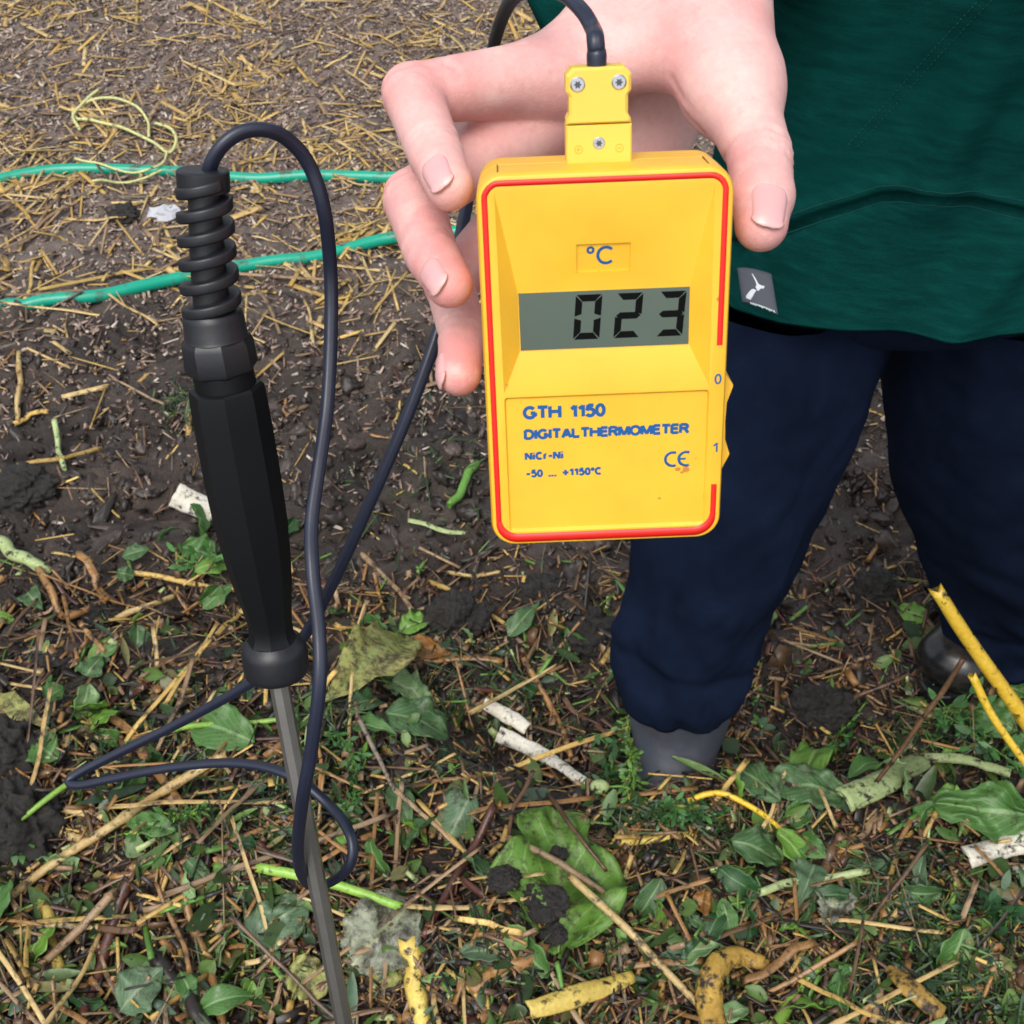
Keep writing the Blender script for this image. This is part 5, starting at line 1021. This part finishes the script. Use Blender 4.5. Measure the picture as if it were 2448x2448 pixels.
strap([(424, 1198), (470, 1220), (522, 1246)], 62, crescent(-1.5, 1.5, 12, .3, 5), 'white', 'cream white leek piece lying behind the probe handle', 'leek_piece', 'leek', [.015, .015, .015], [1, 1, 1])
# leaves
def leaf_mesh(bp, tp, Wd, shape='oval', curl=.15, fold=.12, wave=.05, facing=.45, cup=0.0, teeth=0.0, nu=13, nv=19, seed=0, lift=.02, bend=.1):
    L = np.linalg.norm(tp - bp); ax_ = (tp - bp) / L; c_ = (bp + tp) / 2; nr = gn(c_[0], c_[1]); nr = nr * (1 - facing) + (CAM - c_) / np.linalg.norm(CAM - c_) * facing
    nr = nr - ax_ * (nr @ ax_); nr /= np.linalg.norm(nr); sd = np.cross(ax_, nr)
    u = np.linspace(-1, 1, nu); v = np.linspace(0, 1, nv); VV, UU = np.meshgrid(v, u, indexing='ij')
    if shape == 'lobed': pr_ = np.interp(VV, [0, .08, .2, .38, .5, .62, .72, .85, .94, 1], [.12, .25, .6, 1, .95, .62, .5, .55, .42, .12])
    elif shape == 'oval': pr_ = np.sin(np.pi * np.clip(VV, 0, 1) ** .8) ** .75
    elif shape == 'lance': pr_ = np.sin(np.pi * VV ** .7) ** 1.1
    elif shape == 'round': pr_ = np.sqrt(np.clip(1 - (2 * VV - 1) ** 2, 0, 1)) ** .8
    elif shape == 'arrow': pr_ = np.interp(VV, [0, .06, .18, .5, .8, 1], [.55, .95, 1, .7, .35, 0.0])
    else: pr_ = np.interp(VV, [0, .1, .3, .7, .9, 1], [.5, .8, 1, .95, .7, .35])
    pr_ = np.maximum(pr_, .02) * (1 + .18 * noise(VV * 5, np.sign(UU) * 3.7 + seed * 1.3, 0, 70) + .10 * noise(VV * 17, np.sign(UU) * 2.1 + seed * 1.9, 0, 73) + teeth * np.sign(np.sin(VV * 60)) * .5)
    w_ = UU * pr_ * Wd / 2
    h_ = -fold * Wd * np.abs(UU) * pr_ * -1 + cup * Wd * (UU ** 2) + wave * Wd * noise(VV * 4.5 + seed, UU * 2.4, seed * 2.1, 71) + wave * .9 * Wd * np.abs(UU) ** 2 * np.sin(VV * 19 + seed + 2 * np.sign(UU)) * pr_
    h_ = h_ + bend * L * np.sin(np.pi * VV) - curl * L * np.clip(VV - .55, 0, 1) ** 2 * 2
    V = bp + ax_ * (VV * L)[..., None] + sd * w_[..., None] + nr * h_[..., None]
    g_ = gzs(V[..., 0], V[..., 1]); pen = np.clip(g_ + .002 - V[..., 2], 0, None); V[..., 2] += pen * .8 + lift
    V = V.reshape(-1, 3); n_ = nu * nv; i = np.arange(nv - 1)[:, None] * nu; j = np.arange(nu - 1)[None]; q_ = np.stack([i + j, i + j + 1, i + nu + j + 1, i + nu + j], -1).reshape(-1, 4)
    edge = np.concatenate([np.arange(nu), np.arange(1, nv) * nu + nu - 1, (nv - 1) * nu + np.arange(nu - 2, -1, -1), np.arange(nv - 2, 0, -1) * nu]); e2_ = np.roll(edge, -1)
    uv = np.c_[UU.ravel(), VV.ravel()]
    return np.vstack([V, V - nr * .0006]), [q_, q_[:, ::-1] + n_, np.c_[edge, edge + n_, e2_ + n_, e2_]], np.vstack([uv, uv])
def leaf(b, t_, wpx, mat, label, name='leaf', cat='leaf', group=None, petiole=None, pmat='pale', **kw):
    bp, tp = end_at(*b), end_at(*t_); d_ = depth((bp + tp) / 2); V, F, uv = leaf_mesh(bp, tp, wpx * d_ / FPX, seed=RNG.random() * 30, **kw)
    o = tag(solo(name, V, F, M['leaf_' + mat], uv=uv), label, cat, group)
    if petiole:
        c_ = stalk_path(petiole, kw.get('lift', .01), 16, [.01, .005]); PV, PF = stalk_mesh(c_, 12 * d_ / FPX if wpx > 120 else 8 * d_ / FPX, 7, (), .3, .05); part('leaf_stalk', PV, PF, M['s_' + pmat], o)
    return o
leaf((1330, 2310), (1322, 1955), 330, 'dirty', 'big bright green leaf smeared with black soil in the centre of the heap', shape='lobed', nu=31, nv=45, curl=.2, wave=.14, fold=.05, facing=.42, lift=.024, petiole=[(1330, 2330), (1345, 2400)], pmat='green')
leaf((1392, 2250), (1452, 2150), 90, 'fresh', 'small folded light green lobe at the right of the dirty leaf', shape='round', wave=.1, cup=.25, lift=.02)
leaf((1395, 2095), (1500, 2200), 44, 'bluegreen', 'narrow blue green leaf between the pale straw and the dirty leaf', shape='lance', lift=.02)
leaf((970, 1545), (800, 1690), 150, 'mottle', 'yellow mottled wilting leaf right of the cable', shape='oval', wave=.12, facing=.4, petiole=[(965, 1545), (1015, 1525)], pmat='pale')
leaf((935, 1650), (1025, 1700), 80, 'pale', 'pale green crumpled leaf below the mottled yellow leaf', shape='blunt', wave=.16)
leaf((975, 1560), (1080, 1590), 55, 'brown', 'orange brown dead leaf right of the mottled yellow leaf', shape='lance', wave=.16)
leaf((845, 1720), (915, 1700), 75, 'bluegreen', 'dark green leaf beside the cable under the mottled leaf', shape='round', wave=.12)
leaf((920, 1730), (1075, 1790), 110, 'bluegreen', 'large dark green leaf in front of the mottled yellow leaf', shape='oval', wave=.12, cup=.1)
leaf((940, 1895), (985, 2000), 62, 'bluegreen', 'small pointed green leaf standing right of the cable loop', shape='oval', facing=.7, wave=.05)
leaf((1120, 1935), (1070, 2035), 92, 'grey', 'pale grey green leaf curled like a tube in the middle of the heap', shape='blunt', cup=-.45, facing=.7, wave=.06, lift=.02)
leaf((615, 1800), (455, 1745), 110, 'mid', 'broad green leaf behind the cable strands left of the rod', shape='oval', wave=.08, facing=.5)
leaf((610, 2270), (735, 2180), 115, 'grey', 'grey green limp leaf left of the rod foot', shape='blunt', wave=.14, facing=.5)
leaf((300, 2440), (400, 2335), 110, 'grey', 'grey furry leaf at the bottom left beside the dark stick', shape='oval', wave=.14, facing=.5)
leaf((440, 2345), (470, 2420), 55, 'mid', 'curled green leaf tip beside the dark stick at bottom left', shape='lance', curl=-.3, lift=.02)
leaf((480, 2440), (620, 2400), 70, 'mid', 'arched green leaf at the bottom edge left of the rod', shape='lance', bend=.25, lift=.02)
leaf((540, 2130), (560, 2075), 78, 'fresh', 'rounded yellow green slice beside the rod', shape='round', cup=-.3, lift=.014)
leaf((455, 2080), (505, 2130), 45, 'bluegreen', 'torn green leaf scrap left of the rounded slice', shape='blunt', wave=.15)
leaf((2470, 1990), (2215, 1960), 150, 'mid', 'very large ragged green leaf at the right edge', shape='lobed', nu=25, nv=35, wave=.17, facing=.55, lift=.03)
leaf((2290, 1975), (2220, 1925), 95, 'fresh', 'bright upright fold of leaf at the left end of the large ragged leaf', shape='round', facing=.8, wave=.12, lift=.02)
leaf((2480, 2030), (2330, 2030), 60, 'mid', 'lower green leaf flap between the large leaf and the white stem', shape='oval', wave=.12)
leaf((1860, 1940), (1740, 1850), 90, 'bluegreen', 'green leaf lying against the toe of the grey boot', shape='oval', wave=.1)
leaf((2010, 1930), (1830, 1890), 105, 'bluegreen', 'broad blue green leaf left of the celery like stem', shape='blunt', wave=.12)
leaf((1960, 1830), (1905, 1890), 85, 'fresh', 'bright green leaf behind the broad blue green leaf', shape='round', wave=.14, facing=.6)
leaf((2100, 1850), (2020, 1880), 60, 'mid', 'green leaf tucked behind the celery like stem', shape='oval', wave=.1)
leaf((1875, 1985), (1935, 1955), 62, 'mid', 'small glossy curled leaf under the arched yellow stem', shape='round', cup=.25, lift=.016)
leaf((1740, 2035), (1865, 2080), 100, 'bluegreen', 'green leaf below the arched yellow stem', shape='oval', wave=.12)
leaf((1905, 2020), (1965, 2075), 60, 'mid', 'small green leaf right of the stubby brown stick', shape='oval', wave=.1)
leaf((2040, 2165), (1895, 2165), 52, 'dark', 'dark green folded leaf below the pale stem section', shape='lance', wave=.1, lift=.018)
leaf((1940, 2090), (1900, 2190), 75, 'grey', 'jagged grey green leaf under the pale stem section', shape='arrow', teeth=.2, wave=.1)
leaf((1990, 2150), (1965, 2250), 110, 'mould', 'mouldy grey jagged leaf in the litter at right', shape='arrow', teeth=.3, wave=.12, facing=.6)
leaf((980, 2185), (845, 2330), 175, 'mould', 'large crumpled mouldy grey and cream leaf right of the rod', shape='blunt', wave=.16, facing=.6, lift=.02)
leaf((960, 2250), (880, 2350), 130, 'mottle', 'yellow ragged leaf edge under the large mouldy leaf', shape='blunt', wave=.14, lift=.006)
leaf((700, 2330), (790, 2390), 90, 'mottle', 'rotting yellow leaf at the foot of the rod', shape='blunt', wave=.16)
leaf((1720, 2170), (1745, 2270), 50, 'mid', 'hanging green leaf above the spotted peel', shape='lance', wave=.08, facing=.6)
leaf((1650, 2170), (1700, 2190), 60, 'brown', 'pinkish brown crumpled leaf left of the hanging green leaf', shape='round', wave=.2)
leaf((1640, 2215), (1680, 2240), 30, 'bluegreen', 'tiny curled blue green leaf under the pinkish crumpled leaf', shape='lance', wave=.1)
leaf((1630, 2330), (1690, 2290), 80, 'dark', 'dark green leaf left of the spotted peel', shape='round', wave=.12)
leaf((1990, 2375), (2040, 2330), 45, 'mid', 'small green leaf right of the light green cut stem', shape='oval', wave=.08)
leaf((1690, 2470), (1790, 2430), 50, 'pale', 'pale green leaf scrap at the bottom edge by the peel', shape='oval', wave=.1)
leaf((2240, 2300), (2210, 2275), 48, 'bluegreen', 'little three cornered green leaf in the dark clippings', shape='arrow', wave=.06)
leaf((2320, 1720), (2420, 1770), 95, 'mid', 'green leaf under the two yellow stems at right', shape='oval', wave=.1)
leaf((2380, 1660), (2448, 1680), 60, 'mid', 'green leaf beside the toe of the black boot', shape='oval', wave=.1)
leaf((2400, 1800), (2470, 1830), 70, 'mid', 'green leaf at the right edge below the yellow stems', shape='oval', wave=.1)
leaf((2215, 1495), (2135, 1470), 55, 'fresh', 'yellow green leaf lying at the trouser hem of the black boot', shape='oval', wave=.12, lift=.014)
leaf((1020, 1505), (960, 1530), 60, 'fresh', 'bright green leaf left of the dark grassy clod', shape='blunt', wave=.14, facing=.6)
leaf((1215, 1545), (1290, 1460), 50, 'bluegreen', 'dark pointed green leaf right of the dark grassy clod', shape='lance', facing=.6, petiole=[(1250, 1510), (1258, 1560)], pmat='green')
leaf((75, 1440), (110, 1480), 62, 'bluegreen', 'green leaf on the straw at far left', shape='arrow', wave=.08, facing=.5)
leaf((440, 1330), (530, 1365), 80, 'mid', 'green leaf rosette remnant left of the probe handle', shape='oval', wave=.14, facing=.5)
leaf((470, 1390), (555, 1370), 50, 'fresh', 'bright green leaf end under the probe handle', shape='oval', wave=.14)
leaf((490, 1480), (575, 1420), 45, 'mid', 'curled green leaf touching the probe handle from the left', shape='lance', wave=.08, facing=.6)
leaf((300, 1355), (365, 1335), 42, 'bluegreen', 'small two lobed green leaf in the straw at left', shape='oval', wave=.1)
leaf((285, 1390), (330, 1400), 40, 'bluegreen', 'small green leaf below the two lobed one at left', shape='oval', wave=.1)
leaf((215, 1640), (255, 1590), 65, 'bluegreen', 'green leaf in the straw left of the cable', shape='arrow', wave=.08)
leaf((250, 1590), (290, 1570), 30, 'mid', 'tiny green leaf above the leaf left of the cable', shape='oval')
leaf((120, 1700), (165, 1670), 55, 'mid', 'small green leaf curled above the black clod at left', shape='oval', cup=.2)
leaf((90, 1800), (150, 1840), 80, 'mid', 'green leaf behind the black clod at left', shape='oval', wave=.1)
leaf((0, 1690), (130, 1770), 60, 'mottle', 'yellow green frayed stem leaf at the left edge', shape='lance', wave=.1)
leaf((430, 2010), (300, 1985), 55, 'mid', 'green blade lying behind the cream stalk', shape='lance', wave=.06)
leaf((820, 2000), (840, 2060), 40, 'fresh', 'small bright green leaf inside the cable loop', shape='lance', facing=.6)
leaf((440, 2430), (500, 2410), 60, 'dark', 'dark green leaf at the bottom edge left of the rod', shape='oval', wave=.1)
# clods
def clod(px, py, wpx, hpx, label, mat='clod', up=0.0):
    p_ = end_at(px, py, up); d_ = depth(p_); r = wpx / 2 * d_ / FPX; rz = hpx / 2 * d_ / FPX; p_ = p_ + np.array([0, 0, rz * .25])
    sd = RNG.random() * 90
    V, F = uvsphere(p_, (r, r * .85, rz), 72, 48, lambda d: 1 + .30 * noise(d[:, 0] * 1.7 + sd, d[:, 1] * 1.7, d[:, 2] * 1.7, 81) + .24 * noise(d[:, 0] * 5 + sd, d[:, 1] * 5, d[:, 2] * 5, 82) + .15 * noise(d[:, 0] * 14 + sd, d[:, 1] * 14, d[:, 2] * 14, 83))
    tag(solo('soil_clod', V, F, M[mat]), label, 'clod')
clod(35, 1800, 190, 150, 'black soil clod at the left edge level with the cable tip')
clod(60, 1985, 250, 230, 'largest black soil clod at the left edge under the green stem')
clod(1095, 1500, 150, 120, 'dark grassy soil clod right of the cable on the mud')
clod(60, 1180, 150, 80, 'flat dark clod on the mud at the left edge')
clod(240, 1480, 80, 60, 'small dark grassy clod in the straw at left')
clod(120, 1600, 110, 70, 'dark fibrous clod in the straw at lower left of the handle')
clod(1290, 1430, 130, 80, 'dark lump of mud behind the grassy clod')
clod(1400, 1520, 150, 90, 'dark lump of mud left of the grey boot')
clod(2090, 1420, 120, 80, 'dark clod between the two trouser legs')
clod(1960, 1700, 150, 90, 'low dark clod on the mud right of the grey boot')
clod(300, 520, 70, 45, 'dark clod between the two hose strands at left')
clod(1020, 1880, 60, 40, 'small dark clod under the dead stalks right of the cable loop')
clod(1300, 2165, 110, 50, 'largest crumbly black soil lump lying on the dirty green leaf', up=.045)
clod(1205, 2105, 80, 36, 'small black soil lump at the left lobe of the dirty green leaf', up=.045)
clod(1335, 2045, 46, 30, 'little black soil lump near the top of the dirty green leaf', up=.05)
clod(1322, 2235, 60, 36, 'small black soil lump near the stalk of the dirty green leaf', up=.04)
# weeds and the seed head
def weed(stem_px, raise_, label, nl, lsize, mats, seed, name='weed', cat='weed', stems=None, r=.0014):
    c_ = stalk_path(stem_px, .003, 24, raise_); b_ = c_[0].copy(); th0 = thing(name, b_, label, cat)
    V, F = sweep(c_, circ(6), np.linspace(r, r * .6, 24), up=(0, 1, 0)); L = [(V, F)]; rg = np.random.default_rng(seed); T = []
    for k in range(nl):
        i_ = rg.integers(3, 24); p_ = c_[i_]; dr = rg.normal(0, 1, 3) + [0, -.5, .35]; dr /= np.linalg.norm(dr); l_ = lsize * rg.uniform(.5, 1.3); q_ = p_ + dr * l_ * rg.uniform(.3, 1.3)
        L.append(sweep(np.array([p_, (p_ + q_) / 2 + [0, 0, .003], q_]), circ(4), r * .4, up=(0, .3, 1)))
        lv = GT[:10] * [l_, l_ * .42, l_ * .6]; nz = rg.normal(0, .5, 3) + [0, -.6, 1]; nz -= dr * (nz @ dr); nz /= np.linalg.norm(nz); Rm = np.stack([dr, np.cross(nz, dr), nz], -1)
        for sgn in (0, .0005): T.append(((lv - [0, 0, sgn]) @ Rm.T + q_ + dr * l_ * .5, [np.array([[a_, a_ + 1, a_ + 6, a_ + 5] for a_ in range(4)])[:, ::(1 if sgn else -1)]]))
    V, F = join(L); part('stem', V, F, M['s_' + mats[0]], th0); V, F = join(T)
    o = part('foliage', V, F, M['vgreen'], th0, cols=np.array(mats[1])[None] * np.repeat(rg.uniform(.65, 1.3, nl), 20)[:, None]); return th0
weed([(1518, 1965), (1512, 1880), (1506, 1800), (1498, 1725)], [0, .05, .10, .14], 'feathery green weed with an upright stem in front of the grey boot', 110, .011, ('lime', (.10, .22, .05)), 1)
weed([(1440, 1940), (1460, 1860), (1450, 1800), (1420, 1770)], [0, .03, .05, .05], 'dark green seedling beside the seed head', 60, .015, ('green', (.045, .13, .04)), 2)
weed([(1540, 1960), (1600, 1935), (1660, 1940), (1690, 1915)], [.005, .015, .015, .01], 'low leafy weed at the foot of the grey boot', 70, .012, ('green', (.06, .17, .045)), 3)
weed([(800, 1990), (845, 1920), (850, 1840), (820, 1770), (790, 1765)], [0, .02, .03, .03, .02], 'feathery green weed growing between the cable and the rod', 120, .010, ('green', (.06, .17, .05)), 4)
weed([(290, 2000), (360, 1985), (420, 1960), (500, 1940)], [.01, .025, .02, .02], 'bright small leaved weed with seed pods beside the cream stalk', 140, .009, ('lime', (.08, .21, .045)), 5)
weed([(-10, 2000), (30, 1990), (60, 2030)], [.02, .04, .02], 'small green sprig lying on the largest clod at left', 34, .018, ('lime', (.07, .18, .05)), 6)
weed([(2470, 1860), (2380, 1800), (2300, 1740), (2230, 1700)], [.02, .04, .05, .04], 'trailing green weed stem under the yellow stems at right', 44, .018, ('green', (.06, .17, .05)), 7)
weed([(1990, 1830), (2000, 1770), (2020, 1740)], [0, .01, .02], 'small green seedling on the mud between the boots', 26, .018, ('green', (.06, .17, .05)), 8)
weed([(2350, 1760), (2310, 1720), (2260, 1695)], [.0, .03, .04], 'leafy green sprig below the toe of the black boot', 34, .022, ('green', (.06, .16, .05)), 9)
weed([(1640, 1990), (1600, 1960), (1640, 1935), (1720, 1945)], [.0, .02, .02, .01], 'mat of small dark leaves before the grey boot', 80, .010, ('green', (.04, .115, .035)), 10)
weed([(2310, 2210), (2370, 2190), (2420, 2200)], [.01, .02, .02], 'dark green parsley like sprig near the right edge', 50, .018, ('green', (.035, .11, .04)), 11)
weed([(420, 1330), (470, 1350), (530, 1340)], [.01, .02, .01], 'small crushed weed left of the probe handle on the mud', 36, .016, ('green', (.06, .18, .04)), 12)
p_ = end_at(1428, 1889, .03); p2 = stalk_path([(1456, 1889), (1500, 1892), (1530, 1930)], .006, 14, [.035, .03, .01]); sh = thing('seed_head', p_, 'pale green oval seed head on a thin stalk beside the boot weed', 'seed head')
V, F = uvsphere(p2[0] + np.array([-.011, 0, 0]), (.0115, .0085, .0085), 16, 11); part('pod', V, F, M['s_pale'], sh); V, F = sweep(p2, circ(6), .0014, up=(0, 1, 0)); part('stem', V, F, M['s_green'], sh)

# ------------------------------------------------------------------ repeats one could count: straw and stalk pieces lying about
def variants(n, sides=8):
    out = []
    for k in range(n):
        x = np.linspace(-.5, .5, 15); c_ = np.c_[x, .022 * noise(x * 2 + k * 7.7, k), .02 * noise(x * 2, k * 3.1)]
        if k % 4 == 0: c_[:, 1] += .10 * np.abs(x - .12)
        V, F = stalk_mesh(c_ * [1, 1, 1], .05, sides, (RNG.uniform(.2, .8),) if k % 3 == 1 else (), .15, .10, True, RNG.choice([.85, .55, .35, .28])); out.append((V, F))
    return out
VAR = variants(10)
def repeats(spec, group, label, cat, keys, wts, lrange, wrange, tilt, lift, name):
    meshes = {}
    for n, x0, x1, y0, y1 in spec:
        q_ = in_pixels(n, x0, x1, y0, y1); q_[:, 2] = gzs(q_[:, 0], q_[:, 1]); rot = rotz_to(gn(q_[:, 0], q_[:, 1]), RNG.uniform(0, 6.283, n), np.full(n, tilt))
        for k in range(n):
            key = (int(RNG.integers(len(VAR))), str(RNG.choice(keys, p=wts)))
            l_, w_ = RNG.uniform(*lrange) * RNG.uniform(.7, 1.3), RNG.uniform(*wrange)
            if key not in meshes:
                V, F = VAR[key[0]]; src = link(name, mesh_np(name, V * [.06, .06, .06], F), M['s_' + key[1]]); meshes[key] = src; o = src
            else: o = meshes[key].copy(); COL.objects.link(o)
            s_ = np.array([l_ / .06, w_ / .003, w_ / .003]); R3 = rot[k]; m4 = Matrix.Identity(4)
            for r in range(3):
                for c in range(3): m4[r][c] = R3[r, c] * s_[c]
                m4[r][3] = q_[k, r] + (lift[0] + (lift[1] - lift[0]) * RNG.random() + .0 * l_ if r == 2 else 0)
            o.matrix_basis = m4; tag(o, label, cat, group)
repeats([(130, -40, 1150, -40, 800)], 'straw pieces strewn on the far ground', 'straw piece strewn on the chip covered ground behind the probe', 'straw', ['straw', 'cream', 'tan'], [.36, .44, .20], (.07, .19), (.0045, .0085), .08, (.004, .012), 'straw_piece')
repeats([(40, -40, 1150, 780, 1400), (22, 1780, 2200, 900, 1750)], 'stalk bits trodden into the mud', 'short stalk bit lying on the wet mud', 'stalk', ['straw', 'brown', 'tan', 'orange'], [.3, .3, .2, .2], (.03, .08), (.003, .005), .12, (.002, .01), 'stalk_bit')
repeats([(66, -40, 900, 1420, 1800), (56, -40, 1000, 1780, 2470), (40, 900, 1500, 1560, 2470), (40, 1500, 2480, 1900, 2470)], 'dead stalks tangled in the compost heap', 'dead brown or straw coloured stalk tangled in the compost heap', 'stalk', ['straw', 'orange', 'brown', 'tan', 'red', 'cream', 'dark'], [.13, .30, .20, .17, .05, .09, .06], (.05, .15), (.0030, .0078), .2, (.004, .024), 'dead_stalk')

repeats([(16, -40, 900, 1480, 1900), (20, -40, 900, 1850, 2470), (14, 900, 1420, 1650, 2470), (16, 1450, 2480, 2080, 2470)], 'long dry straws on top of the compost heap', 'long dry straw lying on top of the compost heap', 'straw', ['cream', 'straw', 'tan', 'brown', 'orange'], [.28, .17, .25, .15, .15], (.10, .22), (.0038, .0082), .14, (.014, .034), 'long_straw')
LV = []
for k in range(6):
    V, F, uv = leaf_mesh(np.array([0, .8, 2.0]), np.array([.05, .8, 2.0]), RNG.uniform(.022, .042), ['oval', 'blunt', 'arrow', 'round', 'lance', 'oval'][k], nu=9, nv=13, seed=k * 5.3, wave=.10, cup=.1, facing=0, lift=0); LV.append((V - [.025, .8, 2.0], F, uv))
src = {}
for n, x0, x1, y0, y1 in ((26, -20, 900, 1500, 2440), (26, 900, 1600, 1500, 2440), (26, 1600, 2460, 1800, 2440), (7, -20, 1150, 1200, 1500)):
    q_ = in_pixels(n, x0, x1, y0, y1); q_[:, 2] = gzs(q_[:, 0], q_[:, 1]); rot = rotz_to(gn(q_[:, 0], q_[:, 1]) * .8 + np.array([0, -.35, .2]), RNG.uniform(0, 6.283, n), np.full(n, .3))
    for k in range(n):
        key = (int(RNG.integers(6)), str(RNG.choice(['mid', 'dark', 'bluegreen', 'fresh', 'grey', 'pale'], p=[.28, .12, .12, .26, .10, .12])))
        if key in src: o = src[key].copy(); COL.objects.link(o)
        else: V, F, uv = LV[key[0]]; o = src[key] = link('leaf_piece', mesh_np('leaf_piece', V, F, uv=uv), M['leaf_' + key[1]])
        sc_ = RNG.uniform(.5, 1.25); m4 = Matrix.Identity(4)
        for r in range(3):
            for c in range(3): m4[r][c] = rot[k][r, c] * sc_
            m4[r][3] = q_[k, r] + (.012 + .014 * RNG.random() if r == 2 else 0)
        o.matrix_basis = m4; tag(o, 'small torn green leaf piece mixed into the compost litter', 'leaf', 'torn green leaf pieces in the compost')
